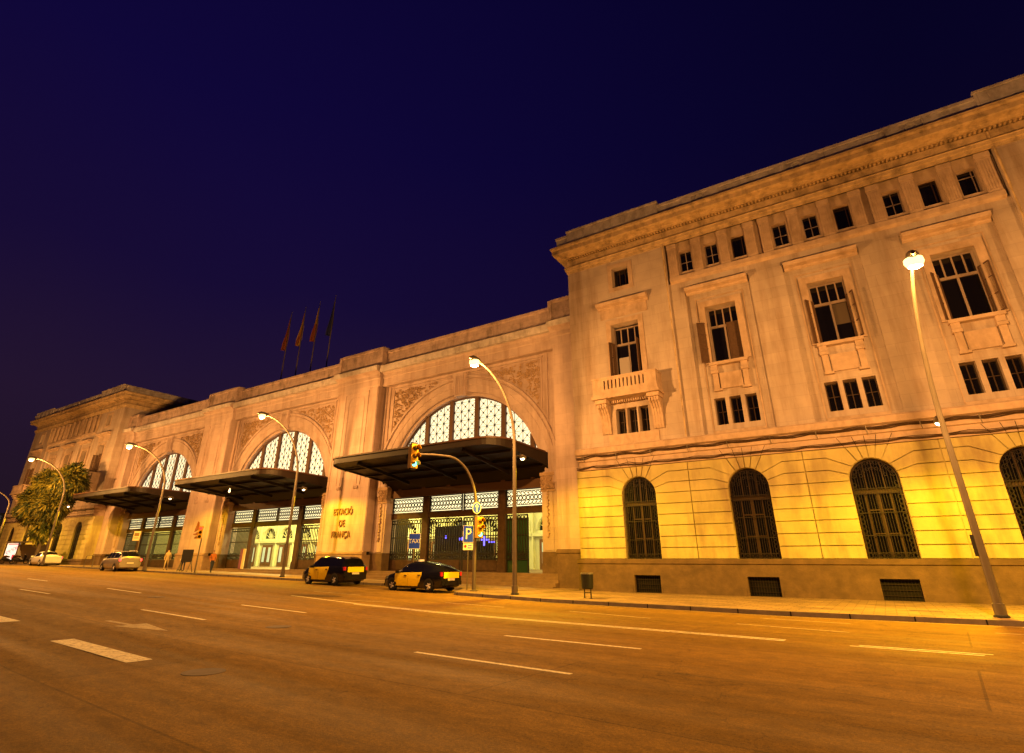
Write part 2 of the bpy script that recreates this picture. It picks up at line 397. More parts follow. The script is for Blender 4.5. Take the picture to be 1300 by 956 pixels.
def text_mesh(body, size, extrude, m, align='CENTER'):
    cu = bpy.data.curves.new('lettering', 'FONT'); cu.body = body; cu.size = size; cu.extrude = extrude
    cu.align_x = align; cu.align_y = 'CENTER'
    ob = bpy.data.objects.new('lettering', cu); C.objects.link(ob)
    bpy.context.view_layer.update()
    dg = bpy.context.evaluated_depsgraph_get()
    me = bpy.data.meshes.new_from_object(ob.evaluated_get(dg))
    bpy.data.objects.remove(ob); bpy.data.curves.remove(cu)
    me.materials.clear(); me.materials.append(m)
    me.transform(Matrix.Rotation(PI/2, 4, 'X'))       # stands in XZ, faces -Y
    return me

# ------------------------------------------------------------------ ground
def gz(x): return 0.0 if x > -12 else min(0.015*(-12-x), 1.0)
def kerb_y(x):
    # kerb line: runs at a slight angle to the facade, steps back at the taxi bay
    if x > -17.2: return 20.45 - 0.105*(x+3) if x < -3 else 20.45 + 0.04*(x+3)
    if x > -19.4:
        t = (x+17.2)/(-2.2); t = t*t*(3-2*t)
        return 21.94 + t*3.0
    return 24.94 - 0.006*(x+19.4)
def pave_z(x, y):
    k = kerb_y(x); t = max(0, min(1, (y-k)/(29.6-k)))
    return gz(x) + 0.13 - 0.10*t
xs = [-600, -400, -250, -160, -120, -100, -90, -78.67] + [-78+2*i for i in range(0, 34)] + [-10, -5, 0, 5, 10, 20, 40, 80, 160, 400]
xs = sorted(set(xs))
g = MB()
ys = [-300, -100, -30, 0, 10, 20, 30, 60, 150, 600]
for i in range(len(xs)-1):
    for j in range(len(ys)-1):
        a, b, c, d = xs[i], xs[i+1], ys[j], ys[j+1]
        g.quad((a,c,gz(a)-0.03),(b,c,gz(b)-0.03),(b,d,gz(b)-0.03),(a,d,gz(a)-0.03))
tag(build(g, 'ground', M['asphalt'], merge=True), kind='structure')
r = MB()
rx = sorted(set(xs + [-19.4+0.1*i for i in range(0, 23)] + [-17.2+0.5*i for i in range(0, 30)]))
rx = [x for x in rx if -250 <= x <= 160]
for a, b in zip(rx[:-1], rx[1:]):
    ka, kb = kerb_y(a), kerb_y(b)
    r.quad((a,-14-0.073*a,gz(a)),(b,-14-0.073*b,gz(b)),(b,kb,gz(b)),(a,ka,gz(a)))
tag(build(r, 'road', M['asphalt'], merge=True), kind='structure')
p = MB(); kb_ = MB()
for a, b in zip(rx[:-1], rx[1:]):
    ka, kb = kerb_y(a), kerb_y(b)
    yy = lambda k: [k+0.16, k+2, k+4, 29.9, 34]
    ya, yb = yy(ka), yy(kb)
    for j in range(4):
        p.quad((a,ya[j],pave_z(a,ya[j])),(b,yb[j],pave_z(b,yb[j])),(b,yb[j+1],pave_z(b,yb[j+1])),(a,ya[j+1],pave_z(a,ya[j+1])))
    kb_.quad((a,ka,gz(a)-0.02),(b,kb,gz(b)-0.02),(b,kb+0.02,gz(b)+0.13),(a,ka+0.02,gz(a)+0.13))
    kb_.quad((a,ka+0.02,gz(a)+0.13),(b,kb+0.02,gz(b)+0.13),(b,kb+0.16,gz(b)+0.128),(a,ka+0.16,gz(a)+0.128))
tag(build(p, 'pavement', M['paving'], merge=True), kind='structure')
tag(build(kb_, 'kerb', M['kerb'], merge=True), kind='structure')
# slab joints and kerb joints as paving seams
sj = MB()
x = -110.0
while x < 16:
    k = kerb_y(x)
    sj.quad((x-0.02,k-0.003,gz(x)+0.0),(x+0.02,k-0.003,gz(x)+0.0),(x+0.02,k+0.017,gz(x)+0.134),(x-0.02,k+0.017,gz(x)+0.134))
    x += 1.6
tag(build(sj, 'kerb_joints', M['void']), kind='structure')

# markings (flat paint 4 mm over the road)
mk = MB(); mko = MB()
def strip(mb, x0, y0, x1, y1, w):
    d = Vector((x1-x0, y1-y0, 0)); n = Vector((-d.y, d.x, 0)).normalized()*w/2
    z0, z1 = gz(x0)+0.004, gz(x1)+0.004
    N = max(1, int(d.length/2))
    for i in range(N):
        t0, t1 = i/N, (i+1)/N
        a = Vector((x0, y0, 0))+d*t0; b = Vector((x0, y0, 0))+d*t1
        za, zb = gz(a.x)+0.004, gz(b.x)+0.004
        mb.quad((a.x+n.x,a.y+n.y,za),(b.x+n.x,b.y+n.y,zb),(b.x-n.x,b.y-n.y,zb),(a.x-n.x,a.y-n.y,za))
for a in [(-7.92,8.87,-4.44,8.59),(-20.66,9.81,-16.45,9.55),(-34.65,10.81,-30.36,10.55),(4.6,7.9,8.0,7.7),
          (-7.8,11.8,-4.41,11.59),(-19.89,12.81,-15.95,12.54),(-32.72,13.69,-28.31,13.25),(4.2,10.9,7.6,10.7),(-46,14.6,-42,14.3),(-48,11.8,-44,11.5)]:
    strip(mk, *a, 0.11)
for a in [(-3.78,17.32,-1.07,16.82),(2.1,16.75,5.6,16.5),(-3.5,19.27,-1.13,19.02),(1.9,18.6,5.4,18.35),(-15.1,18.52,-12.19,18.39),(-9.43,18.28,-6.3,17.47),(-24,19.2,-20.5,19.0)]:
    strip(mko, *a, 0.10)
strip(mk, -17.2, 15.86, -2.18, 14.55, 0.08); strip(mk, -17.2, 15.66, -2.18, 14.36, 0.08)
strip(mk, -0.8, 14.48, 1.35, 14.45, 0.07); strip(mk, -0.95, 14.3, 1.2, 14.24, 0.07)
strip(mk, -22.5, 16.8, -17.2, 15.86, 0.1)
strip(mko, -19.5, 16.6, -16.8, 17.1, 0.1)
strip(mko, -16.8, kerb_y(-16.8)-0.35, -12.2, 21.35, 0.07)
strip(mko, -12.2, 21.3, -3, 20.2, 0.07); strip(mko, -3, 20.2, 6, 20.5, 0.07)
strip(mk, -15.17, 5.74, -11.3, 5.53, 0.42)
strip(mk, -23.2, 6.35, -19.8, 6.2, 0.42)
strip(mk, -31.5, 6.9, -28.1, 6.7, 0.42)
tag(build(mk, 'lane_markings', M['paint']), kind='structure')
tag(build(mko, 'faded_lane_markings', M['paintold']), kind='structure')
def arrow(mb, x, y, L=3.3):
    z = lambda a: gz(a)+0.004
    mb.quad((x,y-0.07,z(x)),(x+L*0.55,y-0.07-0.01*L,z(x+L*.55)),(x+L*0.55,y+0.07-0.01*L,z(x+L*.55)),(x,y+0.07,z(x)))
    mb.tri((x+L*0.42,y-0.40,z(x+L*.42)),(x+L,y-0.03,z(x+L)),(x+L*0.42,y+0.36,z(x+L*.42)))
ar = MB(); arrow(ar, -18.2, 7.82); arrow(ar, -33.2, 8.5)
tag(build(ar, 'arrow_markings', M['paintold']), kind='structure')
# manholes
mh = MB()
for (x, y) in ((-13.6, 9.9),(-25.6, 12.6),(-9.4, 5.6)):
    n = 20; c = [(x+0.32*math.cos(2*PI*i/n), y+0.32*math.sin(2*PI*i/n)) for i in range(n)]
    mh.prismz(c, gz(x)-0.01, gz(x)+0.006)
tag(build(mh, 'manhole_covers', M['kerb']), kind='structure')
dr = MB(); dr.box(0.35, 1.25, 23.4, 23.75, 0.02, pave_z(0, 23.4)+0.008)
tag(build(dr, 'drain_cover', M['kerb']), kind='structure')

# ------------------------------------------------------------------ helpers for the facade
def rect(x0, x1, z0, z1): return [(x0,z0),(x1,z0),(x1,z1),(x0,z1)]
def archpoly(cx, w, z0, zs, n=20):
    # opening with semicircular head, from bottom left, counter-clockwise
    p = [(cx-w, z0), (cx+w, z0)]
    for i in range(n+1):
        a = PI*i/n; p.append((cx+w*math.cos(a), zs+w*math.sin(a)))
    return p
def inset(poly, d):
    K = len(poly); area = sum(poly[i][0]*poly[(i+1)%K][1]-poly[(i+1)%K][0]*poly[i][1] for i in range(K))
    sgn = 1 if area > 0 else -1; out = []
    for i in range(K):
        a = Vector(poly[i-1]); b = Vector(poly[i]); c = Vector(poly[(i+1)%K])
        d1 = (b-a); d2 = (c-b)
        if d1.length < 1e-6 or d2.length < 1e-6: out.append(tuple(b)); continue
        d1.normalize(); d2.normalize()
        n1 = Vector((-d1.y, d1.x))*sgn; n2 = Vector((-d2.y, d2.x))*sgn
        q = n1+n2
        if q.length < 1e-3: q = n1
        q.normalize(); k = d/max(0.35, q.dot(n1)); out.append(tuple(b+q*k))
    return out

# course heights of the rusticated base
CO = [1.67, 2.22, 2.77, 3.325, 3.88, 4.43, 4.99, 5.53, 6.10, 6.52]
def rustication(arches, x0, x1, mb, yf=0.0, yb=0.09, gap=0.021, Rr=0.955, zs=4.99):
    ang = [0, 0.30, 0.72, 1.06, 1.33, PI/2+0.0]
    edges = [x0] + [(arches[i]+arches[i+1])/2 for i in range(len(arches)-1)] + [x1]
    for k, cx in enumerate(arches):
        for sgn in (-1, 1):
            ex = edges[k] if sgn < 0 else edges[k+1]
            X = lambda d: cx + sgn*d           # distance from axis
            P = lambda a: (X(Rr*math.cos(a)), zs+Rr*math.sin(a))
            for i in range(6):
                poly = [(ex, CO[i]), (ex, CO[i+1]), (X(Rr), CO[i+1]), (X(Rr), CO[i])]
                mb.prism(inset(poly, gap), yf, yb)
            bx = min(1.72, abs(ex-cx)-0.3)
            arc = lambda a, b: [P(b+(a-b)*t/4) for t in range(1, 4)]
            # course 6: springing to first bend
            mb.prism(inset([(ex,CO[6]),(ex,CO[7]),(X(bx),CO[7]),P(ang[1])]+arc(ang[0],ang[1])+[P(0)], gap), yf, yb)
            mb.prism(inset([(ex,CO[7]),(ex,CO[8]),(X(bx),CO[8]),P(ang[2])]+arc(ang[1],ang[2])+[P(ang[1]),(X(bx),CO[7])], gap), yf, yb)
            def top(a): return (X((CO[9]-zs)/math.tan(a)) if a < PI/2-1e-3 else cx, CO[9])
            t3 = top(ang[3])
            mb.prism(inset([(ex,CO[8]),(ex,CO[9]),t3,P(ang[3])]+arc(ang[2],ang[3])+[P(ang[2]),(X(bx),CO[8])], gap), yf, yb)
            for j in (3, 4):
                mb.prism(inset([top(ang[j]), top(ang[j+1]), P(ang[j+1])]+arc(ang[j],ang[j+1])+[P(ang[j])], gap), yf, yb)

# --- reusable window meshes (local origin: centre bottom of the opening, glass plane at y=0)
def glass_mesh(w, h): b = MB(); b.box(-w/2, w/2, 0, 0.03, 0, h); return b.mesh('window', M['glass'])
def grid_frame(w, h, vx, hz, t=0.06, m='darkframe', y=-0.05):
    b = MB(); d = 0.05
    b.box(-w/2, -w/2+t, y, y+d, 0, h); b.box(w/2-t, w/2, y, y+d, 0, h)
    b.box(-w/2+t, w/2-t, y, y+d, 0, t); b.box(-w/2+t, w/2-t, y, y+d, h-t, h)
    for x in vx: b.box(x-t*.45, x+t*.45, y+0.004, y+d, t, h-t)
    for z in hz: b.box(-w/2+t, w/2-t, y+0.008, y+d, z-t*.35, z+t*.35)
    return b.mesh('window_frame', M[m])
def louvre_mesh(w, h, m='shutter', name='shutter'):
    b = MB(); t = 0.06
    b.box(0, t, -0.02, 0.02, 0, h); b.box(w-t, w, -0.02, 0.02, 0, h)
    for z in (0, h*0.34, h*0.68, h-t): b.box(t, w-t, -0.02, 0.02, z, z+t)
    z = t
    while z < h-t:
        b.quad((t,-0.016,z),(w-t,-0.016,z),(w-t,0.014,z+0.045),(t,0.014,z+0.045)); z += 0.055
    return b.mesh(name, M[m])
ME = {}
ME['g_small'] = glass_mesh(0.59, 1.48); ME['f_small'] = grid_frame(0.59, 1.48, [0], [0.78], 0.05)
ME['g_attic'] = glass_mesh(0.76, 1.46); ME['f_attic'] = grid_frame(0.76, 1.46, [0], [0.72], 0.05, 'frame')
ME['f_atticb'] = grid_frame(0.76, 1.46, [0.2], [], 0.05, 'darkframe'); ME['f_atticc'] = grid_frame(0.76, 1.46, [0.22], [1.1], 0.045, 'frame')
ME['g_attic2'] = glass_mesh(1.1, 1.42); ME['f_attic2'] = grid_frame(1.1, 1.42, [-0.2, 0.18], [], 0.06)
def big_frame(w, h, tr):
    b = MB(); t = 0.08; y = -0.07; d = 0.06
    b.box(-w/2, -w/2+t, y, y+d, 0, h); b.box(w/2-t, w/2, y, y+d, 0, h); b.box(-w/2+t, w/2-t, y, y+d, h-t, h)
    b.box(-w/2+t, w/2-t, y-0.02, y+d, tr, tr+0.14)
    b.box(-0.05, 0.05, y-0.012, y+d, 0, tr)
    for k in range(1, 4): b.box(-w/2+w*k/4-0.035, -w/2+w*k/4+0.035, y, y+d-0.01, tr+0.14, h-t)
    return b.mesh('window_frame', M['frame'])
ME['g_big'] = glass_mesh(1.68, 3.5); ME['f_big'] = big_frame(1.68, 3.5, 2.28)
ME['g_balc'] = glass_mesh(1.8, 4.3); ME['f_balc'] = big_frame(1.8, 4.3, 3.1)
_b = MB(); _b.box(-0.74, -0.08, -0.10, -0.085, 0.05, 2.2); ME['blind'] = _b.mesh('blind', mat('pale inner blind', (0.34, 0.30, 0.32), 0.7))
_b = MB(); _b.box(0.06, 0.72, -0.015, -0.005, 1.1, 2.25); ME['blind_half'] = _b.mesh('blind', mat('dull curtain', (0.10, 0.075, 0.06), 0.9))
ME['leaf'] = louvre_mesh(0.66, 2.46); ME['leaf_tall'] = louvre_mesh(0.55, 3.1)
def arch_glass():
    b = MB(); b.prism(archpoly(0, 0.953, 0, 3.32), 0, 0.03, True); return b.mesh('arched_window', M['glass'])
def arch_frame():
    b = MB(); y = -0.06; d = 0.05
    b.ring([(0.953,y),(0.953,y+d),(0.87,y+d),(0.87,y),(0.953,y)], 0, 3.32, seg=24)
    b.box(-0.953,-0.87,y,y+d,0,3.32); b.box(0.87,0.953,y,y+d,0,3.32)
    b.box(-0.87,0.87,y-0.01,y+d,2.72,2.92); b.box(-0.07,0.07,y-0.012,y+d,0.05,2.72)
    b.box(-0.52,-0.45,y,y+d,0.05,2.72); b.box(0.45,0.52,y,y+d,0.05,2.72)
    b.box(-0.45,0.45,y+0.005,y+d,2.0,2.06); b.box(-0.45,0.45,y+0.005,y+d,1.0,1.05)
    for x in (-0.35, 0.0, 0.35): b.box(x-0.025, x+0.025, y, y+d, 2.92, 3.32+math.sqrt(0.87**2-x*x))
    return b.mesh('window_frame', M['darkframe'])
def arch_grille():
    # wrought iron grille: verticals, rails, rings down both sides and round the head
    b = MB(); y = -0.22
    for i in range(-8, 9):
        x = i*0.107; top = 3.32+math.sqrt(max(0, 0.93**2-x*x))
        b.bar((x,y,0.03),(x,y,top),0.018)
    for z in (0.03, 0.24, 0.95, 1.9, 2.74, 2.95): b.bar((-0.94,y,z),(0.94,y,z),0.03)
    def rg(x, z, r):
        pts = [(x+r*math.cos(2*PI*k/8), y-0.01, z+r*math.sin(2*PI*k/8)) for k in range(9)]
        for u, v in zip(pts[:-1], pts[1:]): b.bar(u, v, 0.018)
    z = 0.14
    while z < 3.3:
        for x in (-0.80, 0.80): rg(x, z, 0.085)
        z += 0.2
    for i in range(-3, 4): rg(i*0.215, 0.135, 0.08)
    for k in range(1, 12):
        a = PI*k/12; rg(0.78*math.cos(a), 3.32+0.78*math.sin(a), 0.085)
    for k in range(1, 8):
        a = PI*k/8; rg(0.5*math.cos(a), 3.34+0.5*math.sin(a), 0.07)
    return b.mesh('window_grille', mat('rusty wrought iron grille', (0.012, 0.006, 0.004), 0.6))
ME['g_arch'] = arch_glass(); ME['f_arch'] = arch_frame(); ME['gr_arch'] = arch_grille()
def cellar_grille():
    b = MB(); y = -0.04
    for i in range(12): b.bar((-0.66+i*0.12,y,0.0),(-0.66+i*0.12,y,0.85),0.022)
    for z in (0.03, 0.2, 0.42, 0.64, 0.82): b.bar((-0.7,y-0.01,z),(0.7,y-0.01,z),0.025)
    return b.mesh('window_grille', MATS['rusty wrought iron grille'])
ME['g_cellar'] = MB(); ME['g_cellar'].box(-0.7,0.7,0,0.03,0,0.86); ME['g_cellar'] = ME['g_cellar'].mesh('cellar_window', M['void'])
ME['gr_cellar'] = cellar_grille()

def window(root, name, gl, fr, loc, extra=()):
    w = link(name, ME[gl], root, loc)
    if fr: link('window_frame', ME[fr], w)
    for nm, me, l, rz in extra: link(nm, ME[me], w, l, (0, 0, rz))
    return w

AX3 = (-5.35, 0.0, 5.35); AR5 = (-11.08, -5.35, 0.0, 5.35, 11.08); HW = 14.8
def cornice_path(x0, x1, y0, y1):
    # front and two sides, outward normals mitred
    return [(x0, y1, -1, 0), (x0, y0, -1, -1), (x1, y0, 1, -1), (x1, y1, 1, 0)]
def make_wing(xc, label, states):
    root = empty('station_wing', (xc, 29.6, 0), label, 'building')
    BACK = 20.0
    # --- base
    b = MB(); holes = [archpoly(c, 0.955, 1.67, 4.99) for c in AR5]
    b.wall([(-HW+.06,1.6),(HW-.06,1.6),(HW-.06,6.52),(-HW+.06,6.52)], holes, 0.085, 0.42)
    rustication(list(AR5), -HW, HW, b)
    # side returns of the base with the same courses
    for s in (-1, 1):
        for i in range(9):
            b.box(*(sorted((s*HW, s*(HW-0.06)))), 0.03 if i else 0.03, BACK, CO[i]+0.016, CO[i+1]-0.016)
        b.box(*(sorted((s*(HW-0.05), s*(HW-0.3)))), 0.06, BACK, 1.6, 6.52)
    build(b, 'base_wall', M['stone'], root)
    # --- plinth with cellar openings
    b = MB(); cel = [rect(c-0.7, c+0.7, 0.02, 0.88) for c in (-10.95, -5.32, 0.0, 5.32, 10.95)]
    b.wall([(-HW-.1,-1.2),(HW+.1,-1.2),(HW+.1,1.40),(-HW-.1,1.40)], cel, -0.12, 0.25)
    b.profile_x([(-0.12,1.405),(-0.17,1.44),(-0.17,1.60),(-0.06,1.668),(0.1,1.668),(0.1,1.405)], -HW-0.15, HW+0.15)
    for s in (-1, 1): b.box(*(sorted((s*(HW+0.1), s*(HW-0.3)))), -0.118, BACK, -1.2, 1.66)
    # projecting lower course between the openings
    cx = [-HW-.1] + sum([[c-0.7-0.12, c+0.7+0.12] for c in (-10.95,-5.32,0.0,5.32,10.95)], []) + [HW+.1]
    for i in range(0, len(cx), 2): b.box(cx[i], cx[i+1], -0.155, -0.11, -1.2, 0.33)
    build(b, 'plinth', M['plinth'], root)
    for c in (-10.95, -5.32, 0.0, 5.32, 10.95):
        w = link('cellar_window', ME['g_cellar'], root, (c, 0.12, 0.02)); link('window_grille', ME['gr_cellar'], w)
    for c in AR5:
        w = link('arched_window', ME['g_arch'], root, (c, 0.40, 1.67))
        link('window_frame', ME['f_arch'], w); link('window_grille', ME['gr_arch'], w)
    # --- string course
    b = MB()
    prof = [(-0.02,6.52),(0.10,6.52),(0.10,6.98),(0.18,7.02),(0.18,7.34),(0.34,7.42),(0.36,7.70),(0.26,7.79),(-0.1,7.80)]
    b.sweep([(-HW, BACK, -1, 0), (-HW+0.25, 0.0, -0.55, -0.9), (-HW+0.55, -0.0, -0.1, -1.0), (HW-0.55, 0, 0.1, -1), (HW-.25, 0.0, 0.55, -0.9), (HW, BACK, 1, 0)], prof)
    build(b, 'string_course', M['trim'], root)
    # voussoir joints carried up through the band
    b = MB()
    for c in AR5:
        for a in (1.06, 1.33, PI/2, PI-1.33, PI-1.06):
            z0, z1 = 6.54, 6.96
            x0 = c+(z0-4.99)/math.tan(a) if abs(a-PI/2)>1e-3 else c; x1 = c+(z1-4.99)/math.tan(a) if abs(a-PI/2)>1e-3 else c
            b.quad((x0-.012,-0.1025,z0),(x0+.012,-0.1025,z0),(x1+.012,-0.1025,z1),(x1-.012,-0.1025,z1))
    build(b, 'band_joints', M['void'], root)
    # --- cables
    rnd = random.Random(int(abs(xc)*10))
    for (z0, amp, r0) in ((7.22, 0.055, 0.035), (6.62, 0.045, 0.028)):
        b = MB()
        for q in range(3):
            pts = []; x = -HW+0.1; ph = rnd.random()*6
            while x < HW:
                sag = abs(math.sin((x+ph*0.12)*PI/1.9))
                zz = 1.0 if x > -HW+5 else 1.6
                pts.append((x, -0.215-(0.17 if z0 > 7 else 0.0)*0-0.03*q+(0.06 if z0<7 else 0), z0+0.045*q-amp*zz*(sag-0.5)*2*(0.6+0.4*math.sin(x*1.7+q)))); x += 0.33
            b.tube(pts, r0*(0.6 if q else 0.75), 5)
        build(b, 'cable', mat('brown cable bundle', (0.055,0.03,0.015), 0.7), root)
    x = -HW+0.6; b = MB(); b.bar((0,-0.30,7.36),(0.05,-0.27,6.98),0.035); hk = b.mesh('cable_hook', M['galv'])
    while x < HW:
        link('cable_hook', hk, root, (x, 0, 0)); x += 2.05
    # --- upper walls
    b = MB()
    for s in (-1, 1):
        x0, x1 = sorted((s*8.03, s*HW)); a = s*11.05
        holes = [rect(a-0.9, a+0.9, 11.0, 15.42), rect(a-0.55, a+0.55, 18.0, 19.42)] + [rect(a+k*0.70-0.30, a+k*0.70+0.30, 8.45, 9.95) for k in (-1,0,1)]
        b.wall([(x0,7.7),(x1,7.7),(x1,20.1),(x0,20.1)], holes, 0.0, 0.62)
        b.quad((s*8.03,0,7.7),(s*8.03,0,20.1),(s*8.03,0.18,20.1),(s*8.03,0.18,7.7))
    pan = [rect(c-1.8, c+1.8, 7.79, 16.72) for c in AX3]
    b.wall([(-8.03,7.7),(8.03,7.7),(8.03,17.3),(-8.03,17.3)], pan, 0.15, 0.21)
    for c in AX3:
        holes = [rect(c-0.84, c+0.84, 11.82, 15.3)] + [rect(c+k*0.8-0.295, c+k*0.8+0.295, 8.35, 9.83) for k in (-1,0,1)]
        b.wall(rect(c-1.8, c+1.8, 7.79, 16.72), holes, 0.36, 0.62)
    for s in (-1, 1): b.quad((s*HW,0,7.7),(s*HW,BACK,7.7),(s*HW,BACK,20.1),(s*HW,0,20.1))
    b.quad((-HW,BACK,-1),(HW,BACK,-1),(HW,BACK,22.4),(-HW,BACK,22.4)); b.quad((-HW,0,22.3),(HW,0,22.3),(HW,BACK,22.3),(-HW,BACK,22.3))
    build(b, 'upper_wall', M['upper'], root)
    # architraves (raised frames), hoods, sills, corbel blocks
    def frame_on(b, c, hw, z0, z1, y, out, dp):
        b.box(c-hw-out, c-hw, y-dp, y+0.01, z0, z1+out); b.box(c+hw, c+hw+out, y-dp, y+0.01, z0, z1+out); b.box(c-hw, c+hw, y-dp, y+0.01, z1, z1+out)
    def hood(b, c, hw, z0, y):
        pr = [(y,z0),(y-0.12,z0+0.04),(y-0.14,z0+0.13),(y-0.44,z0+0.17),(y-0.50,z0+0.36),(y-0.40,z0+0.44),(y,z0+0.48)]
        b.profile_x(pr, c-hw, c+hw)
    b = MB()
    for c in AX3:
        frame_on(b, c, 0.84, 11.82, 15.3, 0.36, 0.36, 0.15)
        for s in (-1, 1): b.box(*(sorted((c+s*1.28, c+s*1.34))), 0.31, 0.37, 7.79, 15.95)
        b.box(c-1.28, c+1.28, 0.31, 0.37, 15.89, 15.95)
        hood(b, c, 1.72, 16.22, 0.16)
        b.box(c-1.02, c+1.02, 0.0, 0.38, 11.64, 11.81)                       # sill
        for s in (-1, 1):
            b.box(*(sorted((c+s*0.62, c+s*0.96))), 0.08, 0.37, 11.36, 11.64)
            b.box(*(sorted((c+s*0.60, c+s*0.98))), 0.05, 0.37, 11.18, 11.34)
            b.box(*(sorted((c+s*0.64, c+s*0.92))), 0.14, 0.37, 10.30, 11.18)
            b.box(*(sorted((c+s*0.52, c+s*0.96))), 0.12, 0.37, 10.18, 10.30)
        b.box(c-0.58, c+0.58, 0.22, 0.37, 10.30, 11.18)
        b.box(c-1.3, c+1.3, 0.24, 0.37, 7.80, 8.02)
    for s in (-1, 1):
        a = s*11.05
        frame_on(b, a, 0.9, 11.0, 15.42, 0.0, 0.32, 0.05)
        b.box(a-1.55, a+1.55, -0.04, 0.01, 15.9, 16.6)
        hood(b, a, 1.68, 16.55, 0.0)
        frame_on(b, a, 0.55, 17.74, 19.42, 0.0, 0.28, 0.05); b.box(a-0.55, a+0.55, -0.05, 0.01, 17.74, 17.99)
        b.box(a-1.5, a+1.5, -0.05, 0.01, 7.8, 8.42)
    build(b, 'window_surrounds', M['trim'], root)
    # attic order
    b = MB()
    b.profile_x([(0.16,17.22),(0.0,17.30),(-0.05,17.34),(-0.05,17.62),(0.2,17.68)], -7.9, 7.9)
    hol = [rect(c+k*1.55-0.38, c+k*1.55+0.38, 18.0, 19.45) for c in AX3 for k in (-1,0,1)]
    b.wall([(-8.03,17.3),(8.03,17.3),(8.03,20.1),(-8.03,20.1)], hol, 0.30, 0.46)
    for c in AX3:
        for x, w in ((-0.775,0.27),(0.775,0.27),(-2.27,0.27),(2.27,0.27)):
            b.box(c+x-w, c+x+w, 0.06, 0.23, 17.66, 19.62); b.box(c+x-w-0.02, c+x+w+0.02, 0.03, 0.23, 19.64, 19.95)
            for k in range(5):
                xx = c+x-w+0.06+k*(2*w-0.12)/4; b.box(xx-0.025, xx+0.025, 0.035, 0.065, 17.8, 19.5)
    build(b, 'attic_order', M['trim'], root)
    # entablature and cornice
    b = MB()
    prof = [(-0.02,19.98),(0.06,19.98),(0.08,20.16),(0.14,20.18),(0.16,20.34),(0.20,20.40),(0.02,20.44),(0.02,20.98),(-0.10,21.0),
            (-0.10,21.12),(0.30,21.16),(0.34,21.24),(0.72,21.30),(0.78,21.34),(0.80,21.62),(0.88,21.72),(0.90,21.86),(0.55,21.92),(-0.4,21.95)]
    b.sweep(cornice_path(-HW, HW, 0, BACK), prof)
    x = -HW
    while x < HW+0.05:
        b.box(x, x+0.10, -0.15, 0.08, 21.03, 21.115); x += 0.19
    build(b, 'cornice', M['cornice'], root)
    b = MB()
    pp = cornice_path(-HW-0.5, HW+0.5, -0.58, BACK)
    b.sweep(pp, [(0,21.86),(0,22.52),(0.06,22.55),(0.06,22.72),(-0.5,22.76),(-0.5,22.0)])
    for s in (-1, 1):      # raised end blocks
        x0, x1 = sorted((s*8.0, s*(HW-0.35)))
        b.box(x0, x1, -0.68, 0.1, 21.9, 22.86); b.box(x0-0.04, x1+0.04, -0.73, 0.14, 22.86, 22.98)
        xx = x0+0.5
        while xx < x1-0.4: b.box(xx, xx+0.7, -0.72, -0.67, 22.0, 22.75); xx += 1.55
    for c in (-5.35, 0, 5.35):
        b.box(c-1.1, c-0.5, -0.66, -0.5, 21.93, 22.51); b.box(c+0.5, c+1.1, -0.66, -0.5, 21.93, 22.51)
        b.ring([(0.26,-0.57),(0.26,-0.65),(0.18,-0.65),(0.18,-0.57)], c, 22.22, 0, 2*PI, 20)
    for c in (-2.67, 2.67): b.box(c-1.2, c+1.2, -0.63, -0.5, 22.02, 22.45)
    build(b, 'parapet', M['old'], root)
    # downpipes at the breaks
    for s in (-1, 1):
        b = MB(); b.tube([(s*8.12,-0.05,20.9),(s*8.12,-0.05,17.8),(s*8.13,0.04,17.5),(s*8.09,0.04,7.9)], 0.055, 8)
        build(b, 'downpipe', M['cornice'], root, smooth=True)
    # balconies
    for s in (-1, 1):
        a = s*11.05; b = MB()
        y0 = -1.0
        b.box(a-2.05, a+2.05, y0-0.08, 0.02, 10.42, 10.60); b.box(a-1.98, a+1.98, y0-0.02, 0.02, 10.60, 10.78)
        def bal_side(bb, p0, p1, nsl):
            pass
        # front parapet with slots
        n = 11; w0 = 1.20; hs = []
        for k in range(n):
            x = a-w0+2*w0*k/(n-1); hs.append(rect(x-0.045, x+0.045, 10.98, 11.52))
        b.wall(rect(a-1.95, a+1.95, 10.78, 11.62), hs, y0, 0.12)
        b.wall(rect(a-1.95, a+1.95, 10.78, 11.62), hs, y0+0.12, 0.0)
        b.box(a-1.99, a+1.99, y0-0.04, y0+0.16, 11.62, 11.72)
        for t in (-1, 1):
            xa, xb = sorted((a+t*1.95, a+t*1.83)); b.box(xa, xb, y0+0.121, 0.02, 10.78, 11.618); b.box(xa-0.03, xb+0.03, y0+0.161, 0.02, 11.62, 11.718)
        bal = build(b, 'balcony', M['trim'], root)
        for t in (-1, 1):
            b = MB(); cx = a+t*1.58
            prof2 = [(0.0,8.5),(-0.10,8.5),(-0.16,8.7),(-0.18,9.2),(-0.30,9.6),(-0.55,9.9),(-0.72,10.0),(-0.72,10.2),(0,10.2)]
            for k in range(4): xx = cx-0.30+k*0.155; b.profile_x([(p[0]*0.96, p[1]) for p in prof2] , xx, xx+0.11)
            b.profile_x([(p[0]*0.86, p[1]+0.02) for p in prof2], cx-0.29, cx+0.28)
            b.box(cx-0.36, cx+0.36, -0.85, 0, 10.2, 10.42)
            build(b, 'bracket', M['trim'], bal)
        b = MB(); x = a-1.15
        while x < a+1.15: b.box(x, x+0.07, -0.35, -0.002, 10.25, 10.41); x += 0.14
        build(b, 'dentils', M['trim'], bal)
